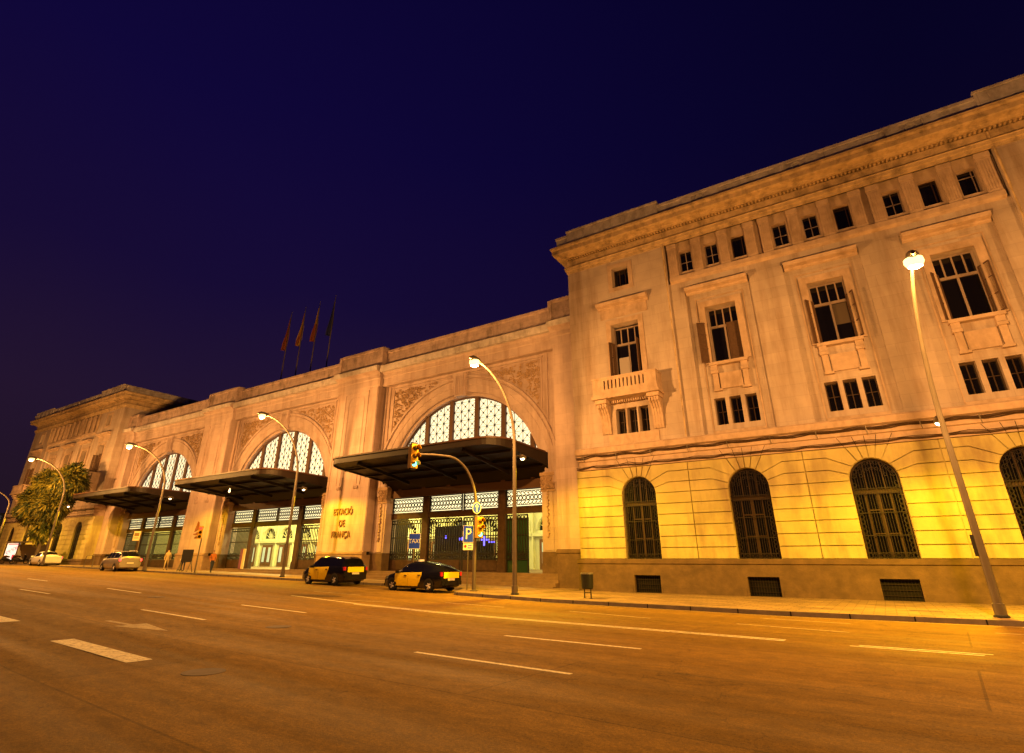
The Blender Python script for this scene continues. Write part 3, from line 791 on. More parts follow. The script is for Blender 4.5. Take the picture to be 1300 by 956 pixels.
    # windows
    for s in (-1, 1):
        a = s*11.05; BL = [('blind','blind',(0.05,0,0.1),0)] if s < 0 else []
        window(root, 'tall_window', 'g_balc', 'f_balc', (a, 0.58, 11.0), [('shutter','leaf_tall',(-0.80,-0.36,0.1),R_(-112)),('shutter','leaf_tall',(0.80,-0.30,0.1),R_(-95))]+BL)
        window(root, 'attic_window', 'g_attic2', 'f_attic2', (a, 0.5, 18.0))
        for k in (-1, 0, 1): window(root, 'small_window', 'g_small', 'f_small', (a+k*0.70, 0.52, 8.46))
    for c, st in zip(AX3, states):
        ex = []
        if st[0] == 'o': ex.append(('shutter', 'leaf', (-0.74,-0.38,0.02), R_(-120)))
        if st[0] == 'w': ex.append(('shutter', 'leaf', (-0.82,-0.60,0.02), R_(-143)))
        if st[0] == 'a': ex.append(('shutter', 'leaf', (-0.80,-0.30,0.02), PI+0.9))
        if st[1] == 'o': ex.append(('shutter', 'leaf', (0.74,-0.38,0.02), R_(-60)))
        if c == AX3[1]: ex.append(('blind', 'blind_half', (0,0,0), 0))
        if st[1] == 'a': ex.append(('shutter', 'leaf', (0.80,-0.30,0.02), -0.9))
        if st[1] == 'c': ex.append(('shutter', 'leaf', (0.76,-0.12,0.02), PI+0.02))
        window(root, 'tall_window', 'g_big', 'f_big', (c, 0.92, 11.83), ex)
        for k in (-1, 0, 1):
            window(root, 'small_window', 'g_small', 'f_small', (c+k*0.8, 0.80, 8.35))
            window(root, 'attic_window', 'g_attic', ('f_attic','f_attic','f_atticb','f_attic','f_attic','f_atticb','f_attic','f_atticb','f_atticc')[AX3.index(c)*3+k+1], (c+k*1.55, 0.62, 18.0))
    return root
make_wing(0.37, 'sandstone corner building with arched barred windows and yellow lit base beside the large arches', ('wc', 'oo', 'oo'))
make_wing(-93.57, 'far stone wing with a row of small attic windows behind the dark bushy tree', ('nn', 'nn', 'nn'))

# ------------------------------------------------------------------ station hall
hall = empty('station_hall', (0, 0, 0), 'long stone station hall with three glowing arched windows and dark canopies', 'building')
BC = (-24.9, -46.6, -68.3); PY = 30.6; SY = 31.4; GY = 32.15; FZ = 0.84; ZS = 6.25
PIERS = [(-16.35, -14.43), (-38.3, -33.2), (-60.0, -54.9), (-78.75, -76.6)]
# surrounds
b = MB()
for c in BC:
    x0, x1 = c-8.35, c+8.6
    arc = [(c+7.3*math.cos(PI*i/40), ZS+7.3*math.sin(PI*i/40)) for i in range(41)]
    poly = [(x0,ZS-.2)]+[(x0,15.35),(x1,15.35),(x1,ZS-.2)]+[(c+7.3,ZS-.2)]+arc+[(c-7.3,ZS-.2)]
    b.prism(poly, SY+0.02, SY+1.2)
build(b, 'surround_wall', M['hall'], hall)
for c in BC:
    b = MB()
    b.ring([(7.05,GY),(7.05,SY+0.18),(7.3,SY+0.16),(7.34,SY+0.0),(7.40,SY-0.04),(7.85,SY-0.05),(7.90,SY-0.10),(8.30,SY-0.10),(8.34,SY-0.02),(8.42,SY-0.02),(8.46,SY-0.16),(8.62,SY-0.17),(8.66,SY+0.05)], c, ZS, seg=64)
    build(b, 'archivolt', M['hall'], hall, smooth=True)
    b = MB()      # spandrel frame
    fx, ft = 7.13, 14.95
    for s in (-1, 1):
        xa, xb = sorted((c+s*fx, c+s*(fx+0.09))); b.box(xa, xb, SY-0.06, SY+0.03, 11.3, ft)
        xa, xb = sorted((c+s*(fx+0.45), c+s*(fx+0.55))); b.box(xa, xb, SY-0.07, SY+0.03, 7.2, 15.3)
        xa, xb = sorted((c+s*(fx+0.85), c+s*(fx+1.2))); b.box(xa, xb, SY-0.12, SY+0.03, 7.2, 15.3)
    b.box(c-fx-0.09, c+fx+0.09, SY-0.065, SY+0.03, ft, ft+0.10); b.box(c-fx-0.2, c+fx+0.2, SY-0.1, SY+0.03, ft+0.14, ft+0.24)
    build(b, 'spandrel_frame', M['hall'], hall)
    # carved relief: curls and leaves filling the two corners
    rnd = random.Random(int(-c)); b = MB(); n = 0
    while n < 330:
        x = rnd.uniform(0.8, fx-0.12); z = rnd.uniform(10.8, ft-0.1)
        if math.hypot(x, z-ZS) < 8.78: continue
        n += 1; s = 1 if n % 2 else -1
        r0 = rnd.uniform(0.07, 0.17); X = c+s*x; a0 = rnd.uniform(0, 6.28)
        if math.hypot(x, z-ZS) < 8.66+r0 or z+r0 > ft: r0 = 0.06
        if rnd.random() < 0.6:
            pts = [(X+r0*(1-k*0.07)*math.cos(a0+k*0.75), SY-0.03-0.005*k, z+r0*(1-k*0.07)*math.sin(a0+k*0.75)) for k in range(8)]
            b.tube(pts, 0.035, 5)
        else:
            dx, dz = math.cos(a0)*r0, math.sin(a0)*r0
            b.tube([(X-dx,SY,z-dz),(X,SY-0.09,z),(X+dx,SY,z+dz)], [0.01,0.055,0.01], 5)
    build(b, 'carved_spandrel', M['carved'], hall)
    # keystone
    b = MB(); b.prism([(c-0.42,13.25),(c+0.42,13.25),(c+0.62,15.1),(c-0.62,15.1)], SY-0.32, SY+0.1, True)
    for k in range(5): xx = c-0.34+k*0.17; b.box(xx-0.04, xx+0.04, SY-0.36, SY-0.31, 13.35, 14.9)
    build(b, 'keystone', M['hall'], hall)
    # jamb pilasters
    for s in (-1, 1):
        b = MB(); xa, xb = sorted((c+s*7.0, c+s*8.45))
        b.box(xa, xb, SY, GY+0.5, FZ-1, ZS-0.02)
        xa2, xb2 = sorted((c+s*7.18, c+s*7.85)); b.box(xa2, xb2, SY-0.05, SY+0.01, 2.15, 5.7)
        xa3, xb3 = sorted((c+s*8.05, c+s*8.2)); b.box(xa3, xb3, SY-0.06, SY+0.01, 2.15, 7.2)
        build(b, 'jamb_pilaster', M['hall'], hall)
        b = MB(); b.box(xa-0.02, xb+0.02, SY-0.08, GY+0.4, -0.5, 2.08); build(b, 'jamb_plinth', M['plinth'], hall)
        b = MB(); xa, xb = sorted((c+s*6.94, c+s*8.0))
        b.box(xa, xb, SY-0.14, SY+0.5, 6.72, 6.94); b.box(xa, xb, SY-0.06, SY+0.5, 5.72, 5.86); b.box(xa+.03, xb-.03, SY-0.09, SY+0.4, 5.9, 6.7)
        for k in range(26):
            X = rnd.uniform(xa+.1, xb-.1); z = rnd.uniform(5.9, 6.65); a0 = rnd.uniform(0, 6)
            b.tube([(X+0.09*math.cos(a0+q), SY-0.12, z+0.09*math.sin(a0+q)) for q in range(5)], 0.03, 4)
        for k in range(14):   # hanging garland down the pilaster
            z = 5.6-k*0.2; b.tube([(c+s*7.5+0.08*math.sin(k*2), SY-0.09, z+0.1),(c+s*7.5-0.08*math.sin(k*2), SY-0.12, z-0.06)], [0.03,0.07], 5)
        build(b, 'carved_capital', M['carved'], hall)
    # lit arched glazing
    b = MB(); pl = [(c+7.06*math.cos(PI*i/48), ZS+7.06*math.sin(PI*i/48)) for i in range(49)]
    b.prism(pl, GY-0.12, GY-0.09)
    aw = build(b, 'arched_window', M['lit'], hall)
    b = MB()
    for x in (-6.1,-3.65,-1.22,1.22,3.65,6.1):
        zt = ZS+math.sqrt(7.06**2-x*x)-0.02; b.box(c+x-0.17, c+x+0.17, GY-0.36, GY-0.13, ZS, zt)
    b.ring([(7.06,GY-0.3),(6.96,GY-0.3),(6.96,GY-0.13)], c, ZS, seg=48)
    b.box(c-7.0, c+7.0, GY-0.38, GY-0.12, ZS-0.16, ZS+0.42)
    build(b, 'mullions', M['mullion'], aw)
    # lead lattice: squares with diagonals and round bosses
    b = MB(); yl = GY-0.16; q = 0.72
    edges_ = [-7.05,-6.1,-3.65,-1.22,1.22,3.65,6.1,7.05]
    for e0, e1 in zip(edges_[:-1], edges_[1:]):
        e0 += 0.17; e1 -= 0.17
        nc = max(1, round((e1-e0)/q)); cw = (e1-e0)/nc
        inside = lambda x, z: math.hypot(x, z) < 7.0
        for i in range(nc+1):
            x = e0+i*cw
            if abs(x) < 6.95: b.bar((c+x,yl,ZS),(c+x,yl,ZS+math.sqrt(7.0**2-x*x)),0.034)
        z = 0.25
        while z < 7.0:
            for i in range(nc):
                x0, x1 = e0+i*cw, e0+(i+1)*cw
                def seg_(p, r_):
                    # clip a short bar to the circle
                    P, Q = Vector(p), Vector(r_)
                    if not inside(*P) and not inside(*Q): return
                    for it in range(12):
                        if not inside(*Q): Q = (P*0.15+Q*0.85)
                        if not inside(*P): P = (P*0.85+Q*0.15)
                    b.bar((c+P.x,yl,ZS+P.y),(c+Q.x,yl,ZS+Q.y),0.024)
                seg_((x0,z),(x1,z)); seg_((x0,z),(x1,z+q)); seg_((x1,z),(x0,z+q))
                for (X, Z, rr) in ((x0, z, 0.09), ((x0+x1)/2, z+q/2, 0.07)):
                    if inside(abs(X)+0.05, Z+0.05): b.prism([(c+X+rr*math.cos(k*PI/3), ZS+Z+rr*math.sin(k*PI/3)) for k in range(6)], yl-0.03, yl+0.02)
                if i == nc-1 and inside(abs(x1)+0.05, z): b.prism([(c+x1+0.075*math.cos(k*PI/3), ZS+z+0.075*math.sin(k*PI/3)) for k in range(6)], yl-0.03, yl+0.02)
            z += q
    build(b, 'glazing_lattice', M['lead'], aw)

# ---- gate screens (posts, transom lattice, barred leaves)
def circle_bars(b, x, z, r, y, w=0.022, n=10):
    pts = [(x+r*math.cos(2*PI*k/n), y, z+r*math.sin(2*PI*k/n)) for k in range(n+1)]
    for u, v in zip(pts[:-1], pts[1:]): b.bar(u, v, w)
def leaf(b, x0, x1, y, z0=FZ+0.78, z1=4.45, sp=0.145):
    t = 0.05
    b.bar((x0+t,y,FZ+0.05),(x0+t,y,z1),0.07); b.bar((x1-t,y,FZ+0.05),(x1-t,y,z1),0.07)
    for z in (z0+0.02, z0+0.36, z0+1.55, z1-0.30, z1-0.02): b.bar((x0+t,y,z),(x1-t,y,z),0.065)
    sp = 0.21; n = max(2, round((x1-x0-2*t)/sp))
    for i in range(1, n): x = x0+t+(x1-x0-2*t)*i/n; b.bar((x,y,z0),(x,y,z1-0.28),0.055)
    m = max(2, round((x1-x0-2*t)/0.26))
    for i in range(m):
        x = x0+t+(x1-x0-2*t)*(i+0.5)/m
        circle_bars(b, x, z1-0.16, 0.11, y, 0.045); circle_bars(b, x, z0+0.19, 0.12, y, 0.045); circle_bars(b, x, z0+0.48, 0.09, y, 0.04)
def strip_beads(b, x, y, z0, z1):
    z = z0
    while z < z1: circle_bars(b, x, z, 0.055, y, 0.02, 6); z += 0.155
for bi, c in enumerate(BC):
    b = MB()
    for s in (-1, 1):
        b.box(c+s*3.45-0.28, c+s*3.45+0.28, GY-0.2, GY+0.15, FZ-0.02, ZS-0.05)
        b.box(c+s*3.45-0.33, c+s*3.45+0.33, GY-0.24, GY+0.15, FZ-0.02, FZ+0.6)
    b.box(c-7.0, c+7.0, GY-0.14, GY+0.12, 4.52, 4.93); b.box(c-7.0, c+7.0, GY-0.18, GY-0.14, 4.86, 4.93)
    scr = build(b, 'gate_frame', M['ironbrown'], hall)
    # transom: lit glass with a scrolled grille
    b = MB()
    for x0, x1 in ((-6.98,-3.74),(-3.16,3.16),(3.74,6.98)): b.box(c+x0, c+x1, GY+0.02, GY+0.05, 4.94, 6.1)
    tr = build(b, 'transom_window', M['lit2'], hall)
    b = MB()
    for x0, x1 in ((-6.98,-3.74),(-3.16,-0.05),(0.05,3.16),(3.74,6.98)):
        x0 += c; x1 += c; y = GY-0.02
        for z in (4.97, 5.08, 5.36, 5.70, 5.98, 6.08): b.bar((x0,y,z),(x1,y,z),0.05)
        b.bar((x0+.04,y,4.94),(x0+.04,y,6.1),0.09); b.bar((x1-.04,y,4.94),(x1-.04,y,6.1),0.09)
        n = round((x1-x0-.2)/0.30)
        for i in range(n):
            x = x0+0.1+(x1-x0-.2)*(i+.5)/n
            circle_bars(b, x, 5.53, 0.135, y, 0.05, 8)
            b.bar((x-0.12,y,5.12),(x+0.12,y,5.32),0.045); b.bar((x+0.12,y,5.12),(x,y,5.22),0.045)
            b.bar((x-0.12,y,5.94),(x+0.12,y,5.74),0.045); b.bar((x+0.12,y,5.94),(x,y,5.84),0.045)
        strip_beads(b, x0+0.14, y, 5.0, 6.05)
    build(b, 'transom_grille', M['iron'], tr)
    # barred leaves
    spans = {0: [(-6.98,-3.76),(-3.15,-0.06),(0.06,3.15)], 1: [(-6.98,-3.76),(3.76,6.98)], 2: [(-6.98,-3.76),(-3.15,-0.06),(0.06,3.15),(3.76,6.98)]}[bi]
    for x0, x1 in spans:
        b = MB(); leaf(b, c+x0, c+x1, GY-0.02); strip_beads(b, c+x0+0.16, GY-0.03, FZ+0.85, 4.4); strip_beads(b, c+x1-0.16, GY-0.03, FZ+0.85, 4.4)
        gt = build(b, 'iron_gate', M['iron'], hall)
        b = MB(); b.box(c+x0, c+x1, GY-0.05, GY+0.03, FZ, FZ+0.76); b.box(c+x0+.15, c+x1-.15, GY-0.08, GY-0.05, FZ+0.12, FZ+0.62)
        build(b, 'kick_panel', M['ironbrown'], gt)
# open glazed leaf in the first bay
b = MB(); c = BC[0]; x0 = c+3.76
leaf(b, x0, x0+1.75, GY-0.02, sp=0.16); build(b, 'iron_gate', M['iron'], hall)
b = MB(); b.box(x0, x0+1.75, GY+0.02, GY+0.04, FZ, FZ+3.4)
build(b, 'glazed_leaf', mat('dark green door glass', (0.02,0.05,0.03), 0.1, spec=0.6), hall)

# ---- piers
for k, (x0, x1) in enumerate(PIERS):
    b = MB(); mid = (x0+x1)/2
    b.box(x0, x1, PY, 34, 2.2, 15.38)
    if k in (1, 2):
        px0, px1 = mid-1.46, mid+1.46
        for a, bb in ((px0, px0+.09), (px1-.09, px1)): b.box(a, bb, PY-0.05, PY+0.01, 7.3, 15.05)
        b.box(px0, px1, PY-0.055, PY+0.01, 15.05, 15.14)
        b.box(px0+0.45, px0+0.53, PY-0.04, PY+0.01, 7.3, 14.2); b.box(px1-0.53, px1-.45, PY-0.04, PY+0.01, 7.3, 14.2)
        b.ring([(0.55,PY-.04),(0.47,PY-.04),(0.47,PY+.01)], px0+1.0, 14.2, PI/2, PI, 10); b.ring([(0.55,PY-.04),(0.47,PY-.04),(0.47,PY+.01)], px1-1.0, 14.2, 0, PI/2, 10)
        b.box(px0+1.0, px1-1.0, PY-0.04, PY+0.01, 14.67, 14.75)
        for xx in (mid-1.0, mid+1.0):          # guttae under the panel
            for q in range(4): b.box(xx-0.26+q*0.15, xx-0.17+q*0.15, PY-0.10, PY+0.01, 6.95, 7.18)
            b.box(xx-0.03, xx+0.03, PY-0.05, PY+0.01, 7.18, 8.0)
        for a in (x0+.06, x1-.26): b.box(a, a+.2, PY-0.04, PY+0.01, 2.25, 15.3)
    build(b, 'pier', M['hall'], hall)
    b = MB(); b.box(x0-0.05, x1+0.05, PY-0.12, 33, -0.5, 1.95); b.profile_x([(PY-.12,1.952),(PY-.17,2.0),(PY-.17,2.12),(PY-.02,2.21),(PY+.3,2.21),(PY+.3,1.952)], x0-.1, x1+.1)
    build(b, 'pier_plinth', M['plinth'] if k in (0,3) else mat('brown stone pier base', (0.30,0.20,0.13), 0.8, var=0.2, scale=2), hall)
# lettering and emblem
for txt, zz in (('ESTACIÓ', 5.18), ('DE', 4.30), ('FRANÇA', 3.46)):
    o = link('lettering', text_mesh(txt, 0.70, 0.035, M['letter']), hall, (-35.85, PY-0.075, zz)); o['label'] = 'bronze capitals spelling ' + txt
    o.scale = (0.80, 1, 1)
b = MB(); mx = -57.1
def em(pp): return [(mx+(a-0.0)*0.52, 3.9+(z_-3.95)*0.50) for a, z_ in pp]
b.prism(em([(-0.75,4.55),(0.75,5.05),(0.5,5.35),(0.15,6.35),(-0.1,6.5),(-0.75,4.9)]), PY-0.07, PY+0.01)
b.prism(em([(-0.95,3.95),(0.8,3.95),(0.85,4.55),(0.2,4.45),(-0.3,4.2),(-0.95,4.2)]), PY-0.07, PY+0.01)
build(b, 'emblem', mat('dull orange brown emblem', (0.22,0.07,0.015), 0.5), hall, label='triangular sail shaped emblem over a block')
link('lettering', text_mesh('adif', 0.3, 0.02, MATS['dull orange brown emblem']), hall, (mx, PY-0.05, 3.66))

# ---- entablature, cornice, parapet
def hall_band(b, x0, x1, y):
    b.profile_x([(y+3,15.35),(y,15.35),(y-0.03,15.5),(y-0.03,16.0),(y-0.10,16.1),(y-0.10,16.35),(y-0.22,16.5),(y-0.50,16.62),(y-0.55,16.85),(y-0.62,17.0),(y-0.30,17.10),(y+3,17.12)], x0, x1)
def hall_par(b, x0, x1, y, zt):
    b.profile_x([(y+1.2,17.05),(y,17.05),(y,17.5),(y+0.05,17.55),(y+0.05,zt-0.3),(y-0.05,zt-0.22),(y-0.05,zt-0.04),(y+0.15,zt),(y+1.2,zt)], x0, x1)
b = MB(); hall_band(b, -78.78, -14.43, PY+0.32)
for x0, x1 in PIERS: hall_band(b, x0-0.12, x1+0.12, PY)
for c in BC: b.box(c-6.9, c+6.9, PY+0.24, PY+0.4, 15.42, 15.50)
build(b, 'entablature', M['cornice'] if False else M['hall'], hall)
b = MB(); hall_par(b, -78.78, -14.43, PY+0.32, 18.62)
for x0, x1 in PIERS: hall_par(b, x0-0.15, x1+0.15, PY-0.02, 18.95)
for x0, x1 in PIERS: b.box(x1-.05, x1+0.25, PY-0.12, PY+.4, 17.1, 18.85); b.box(x0-.25, x0+.05, PY-0.12, PY+.4, 17.1, 18.85)
build(b, 'parapet', mat('weathered pinkish parapet stone', (0.46,0.34,0.33), 0.9, var=0.2, scale=2.0, bump=0.6, bscale=12, stain=(0.07,0.05,0.04), stainamt=0.7, stainscale=(1.5,1.5,0.8), blocks=(2.4,3.0,0.55,0.88)), hall)
# strip under the cornice: a ledge profile in the grey parapet stone
b = MB(); b.profile_x([(PY-0.22,16.52),(PY+0.34,16.52),(PY+0.34,16.98),(PY-0.30,17.04)], -78.78, -14.43)
for x0, x1 in PIERS: b.profile_x([(PY-0.50,16.66),(PY-0.53,16.66),(PY-0.645,17.03),(PY-0.3,17.125)], x0-.14, x1+.14)
build(b, 'drip_ledge', M['old'], hall)
# body behind
b = MB(); b.box(-78.7, -14.5, 33.4, 33.7, 15.0, 17.9); b.box(-78.7, -14.5, 46.0, 49, -1, 17.5); b.quad((-78.7,31,17.6),(-14.5,31,17.6),(-14.5,48,17.6),(-78.7,48,17.6))
for c in BC: pass
for k, (x0, x1) in enumerate(PIERS): b.box(x0-0.4, x1+0.4, 33.0, 35, FZ-1, 15)
build(b, 'roof', M['farwall'], hall)

# ---- steps (floor platform and five treads between the piers)
b = MB()
b.box(-78.7, -14.5, 31.0, 46.1, -1.0, FZ)
for i in range(4):
    y0 = 31.0-0.34*(i+1); z = FZ-0.165*(i+1)
    for (a0, a1) in ((-33.3,-16.3),(-55.0,-38.2),(-76.7,-59.9)):
        if z > gz(a1)+0.02: b.box(a0, a1, y0, y0+0.342, -1.0, z)
build(b, 'entrance_steps', mat('worn stone steps', (0.19,0.12,0.07), 0.75, var=0.2, scale=2), hall)

# ---- interior vestibule
b = MB(); YB = 43.0
holes = []
doors = []
doors = [-20.5-3.3*k for k in range(18)]
holes = [archpoly(x_, 1.15, 4.0, 4.05) for x_ in doors]
b.wall([(-78.6,FZ),(-14.6,FZ),(-14.6,15),(-78.6,15)], [h for h in holes], YB, 0.35)
for dx in doors:
    b.box(dx-1.75, dx-1.55, YB-0.15, YB, FZ, 6.2); b.box(dx-1.72, dx-1.58, YB-0.2, YB-0.15, FZ, 6.2)
    b.box(dx-1.55, dx+1.55, YB-0.22, YB, 3.5, 3.78)
    b.ring([(1.25,YB),(1.25,YB-.07),(1.4,YB-.07),(1.4,YB)], dx, 4.05, seg=16)
b.box(-78.6, -14.6, YB-0.3, YB, 6.2, 6.6)
b.box(-78.65,-78.5,33,YB,FZ,15); b.box(-14.6,-14.45,33,YB,FZ,15); b.quad((-78.6,33,15.02),(-14.6,33,15.02),(-14.6,YB,15.02),(-78.6,YB,15.02))
iw = build(b, 'vestibule_wall', M['inwall'], hall)
for dx in doors:
    b = MB(); b.prism(archpoly(dx, 1.15, 4.0, 4.05), YB+0.3, YB+0.33)
    lw = build(b, 'fanlight', M['glass'], hall)
    b = MB()
    for k in range(1, 8): a = PI*k/8; b.bar((dx,YB+.26,4.0),(dx+1.15*math.cos(a),YB+.26,4.05+1.15*math.sin(a)),0.06)
    b.ring([(0.4,YB+.25),(0.48,YB+.25)], dx, 4.05, seg=12)
    build(b, 'fanlight_bars', M['inwall'], lw)
    b = MB(); b.box(dx-1.0, dx+1.0, YB-0.08, YB-0.01, FZ, 3.28)
    dd = build(b, 'wooden_door', M['wood'], hall)
    b = MB(); b.box(dx-0.75, dx-0.3, YB-0.11, YB-0.08, FZ+0.5, 3.0); b.box(dx+0.3, dx+0.75, YB-0.11, YB-0.08, FZ+0.5, 3.0)
    build(b, 'door_pane', mat('pale lit door glass', (0.35,0.4,0.3), 0.3, emit=(0.8,0.9,0.6), estr=0.35), dd)
b = MB()
for c in BC:
    b.box(c-6.5, c-4.2, 39.2, 39.4, FZ, 5.5) if False else None
    for dx in (-2.1, -1.2, -0.3, 0.6, 1.5): b.box(c+dx, c+dx+0.7, 36.6, 37.1, FZ+0.42, FZ+0.5); b.box(c+dx, c+dx+0.7, 37.05, 37.12, FZ+0.5, FZ+0.95); b.box(c+dx+.05, c+dx+.1, 36.7, 37.0, FZ, FZ+.42); b.box(c+dx+.6, c+dx+.65, 36.7, 37.0, FZ, FZ+.42)
build(b, 'waiting_seats', M['sigblack'], hall)
b = MB(); b.box(-30.1, -26.2, 35.2, 35.5, FZ, 4.1); b.box(-27.9,-25.8,37.2,37.5,FZ,3.0)
build(b, 'kiosk', mat('dark kiosk panels', (0.03,0.022,0.015), 0.4), hall)
for (x, z, w, h) in ((-27.6,3.1,.22,.2),(-26.2,2.95,.3,.18),(-25.9,3.0,.18,.16),(-24.2,2.9,.7,.10),(-24.0,2.55,.22,.7),(-23.5,2.75,.5,.08),(-22.4,2.9,.3,.1),(-30.4,3.0,.15,.3),(-41.2,2.5,.3,.2),(-40.6,2.8,.2,.15),(-21.9,2.9,.3,.08)):
    b = MB(); b.box(x, x+w, 33.4, 33.45, z, z+h); build(b, 'blue_glow_panel', M['blueglow'], hall)  # added glowing panels standing in for blue reflections at the gates

# ---- canopies
for bi, c in enumerate(BC):
    b = MB(); hw = 7.55; yf = 25.45; rr = 1.5
    def zb(y): return 7.92 + (7.38-7.92)*(y-yf)/(31.2-yf) if y < 31.2 else 7.38-(y-31.2)/0.8*0.95
    def wd(y): return hw if y > yf+rr else hw-rr+math.sqrt(max(0, rr*rr-(yf+rr-y)**2))
    rows = [yf+rr*(1-math.cos(PI/2*i/8)) for i in range(9)] + [28, 29.5, 31.2, 31.6, 32.0]
    for y0, y1 in zip(rows[:-1], rows[1:]):
        w0, w1 = wd(y0), wd(y1); z0, z1 = zb(y0), zb(y1); t0 = 8.36-0.02*(y0-yf); t1 = 8.36-0.02*(y1-yf)
        b.quad((c-w0,y0,z0+.1),(c+w0,y0,z0+.1),(c+w1,y1,z1+.1),(c-w1,y1,z1+.1)); b.quad((c-w0,y0,t0),(c+w0,y0,t0),(c+w1,y1,t1),(c-w1,y1,t1))
        for s in (-1, 1): b.quad((c+s*w0,y0,z0),(c+s*w1,y1,z1),(c+s*w1,y1,t1),(c+s*w0,y0,t0)); b.quad((c+s*w0,y0,z0),(c+s*w1,y1,z1),(c+s*(w1-.12),y1+.0,z1),(c+s*(w0-.12),y0,z0)); b.quad((c+s*(w0-.12),y0,z0),(c+s*(w1-.12),y1,z1),(c+s*(w1-.12),y1,z1+.1),(c+s*(w0-.12),y0,z0+.1))
    w0 = wd(yf); b.quad((c-w0,yf,zb(yf)),(c+w0,yf,zb(yf)),(c+w0,yf,8.36),(c-w0,yf,8.36))
    # raised lip on the fascia
    can = build(b, 'canopy', M['canopy'], hall)
    b = MB()
    for k in range(3):
        x = c-4.6+k*4.6; b.box(x-0.06, x+0.06, yf+0.6, 31.2, 7.30, 7.36) if False else None
        pts = [(x, yf+0.5, zb(yf+.5)-0.02), (x, 28, zb(28)-0.10), (x, 31.2, zb(31.2)-0.30)]
        for u, v in zip(pts[:-1], pts[1:]): b.bar(u, v, 0.12, 0.22)
    for y in (27.2, 29.2, 31.0): b.bar((c-7.3,y,zb(y)-0.02),(c+7.3,y,zb(y)-0.02),0.12,0.16)
    build(b, 'canopy_beams', M['canopy'], can)
    b = MB()
    for i in range(17):
        a0 = PI/2*i/16
    path = [(-hw, 31.0), (-hw, yf+rr)] + [(-hw+rr-rr*math.cos(PI/2*i/8), yf+rr-rr*math.sin(PI/2*i/8)) for i in range(1, 9)]
    path += [(-x, y) for x, y in reversed(path)]
    for (xa, ya), (xb, yb) in zip(path[:-1], path[1:]): b.bar((c+xa,ya-.02,8.34-0.02*(ya-yf)),(c+xb,yb-.02,8.34-0.02*(yb-yf)),0.10,0.10)
    build(b, 'canopy_lip', mat('brown canopy edge', (0.07,0.030,0.014), 0.5), can)
# small lamp under the middle canopy
b = MB(); b.lathe([(0.02,7.5),(0.08,7.3),(0.09,7.18),(0.02,7.12)], -47.6, 27.6, 10); build(b, 'canopy_lamp', mat('glowing canopy bulb', (1,1,1), 0.5, emit=(1.0,0.55,0.25), estr=5), hall)

# ------------------------------------------------------------------ lights of the vestibule
def point(name, loc, power, col, rad=0.15, parent=None):
    l = bpy.data.lights.new(name, 'POINT'); l.energy = power; l.color = col; l.shadow_soft_size = rad
    return link(name, l, parent, loc)
for x in (-20, -31, -41.5, -51.5, -63, -73):
    point('vestibule_lamp', (x, 38.5, 9.5), 7500 if -55 < x < -38 else 1700, (1.0, 0.86, 0.30), 0.5)

# ------------------------------------------------------------------ street lamps
def street_lamp(x, y, zb_, arm, htop, label, lean=0.0, low_side=1, group='street lamps along the kerb', bend=7.0, lowz=6.25, lowf=1.0, hif=1.0):
    root = empty('street_lamp', (x, y, zb_), label, 'street lamp', group)
    b = MB()
    pts = [(0,0,-0.05),(0,0,0.35),(0,0,0.36),(0,0,bend-0.2)]
    rs = [0.15,0.15,0.115,0.085]
    H = htop-zb_-bend
    for k in range(1, 13):
        a = PI/2*k/12*0.93
        pts.append((lean*k/12, -arm*(1-math.cos(a)), bend+H*math.sin(a))); rs.append(0.085-0.04*k/12)
    b.tube(pts, rs, 12)
    build(b, 'pole', M['galv'], root, smooth=True)
    tip = pts[-1]
    b = MB()
    b.tube([(tip[0],tip[1]+0.1,tip[2]),(tip[0],tip[1]-0.15,tip[2]+0.02),(tip[0],tip[1]-0.55,tip[2]+0.03),(tip[0],tip[1]-0.8,tip[2]+0.0)],[0.06,0.15,0.16,0.05],10)
    hd = build(b, 'lamp_head', M['galv'], root, smooth=True)
    b = MB(); b.lathe([(0.04,tip[2]-0.36),(0.18,tip[2]-0.30),(0.25,tip[2]-0.16),(0.24,tip[2]-0.05)], tip[0], tip[1]-0.42, 12)
    build(b, 'lamp_lens', M['lens'], hd, smooth=True)
    l = point('lamp_light', (tip[0], tip[1]-0.42, tip[2]-0.42), LAMP_W*hif, SODIUM, 0.12, root)
    # small pavement luminaire on the building side
    b = MB(); zl = lowz-zb_
    b.tube([(0,0,zl-0.1),(0,0.25,zl+0.12),(0,0.55,zl+0.1)],0.03,8)
    b.tube([(0,0.45,zl+0.10),(0,0.6,zl+0.13),(0,0.95,zl+0.08),(0,1.05,zl+0.02)],[0.05,0.12,0.12,0.03],10)
    lh = build(b, 'side_lamp_head', M['galv'], root, smooth=True)
    b = MB(); b.lathe([(0.02,zl-0.07),(0.09,zl-0.03),(0.11,zl+0.03)], 0, 0.75, 12)
    build(b, 'side_lamp_lens', M['lenslow'], lh, smooth=True)
    l2 = bpy.data.lights.new('side_lamp_light', 'SPOT'); l2.energy = LOW_W*lowf; l2.color = AMBER; l2.shadow_soft_size = 0.08
    l2.spot_size = R_(158); l2.spot_blend = 0.3
    link('side_lamp_light', l2, root, (0, 0.78, zl-0.2), (R_(12), 0, 0))
    # base box
    b = MB(); b.lathe([(0.19,-0.02),(0.19,0.03),(0.15,0.06)],0,0,12); b.box(-0.17,-0.10,-0.06,0.06,1.6,2.2)
    build(b, 'inspection_box', M['sigblack'], root)
    return root
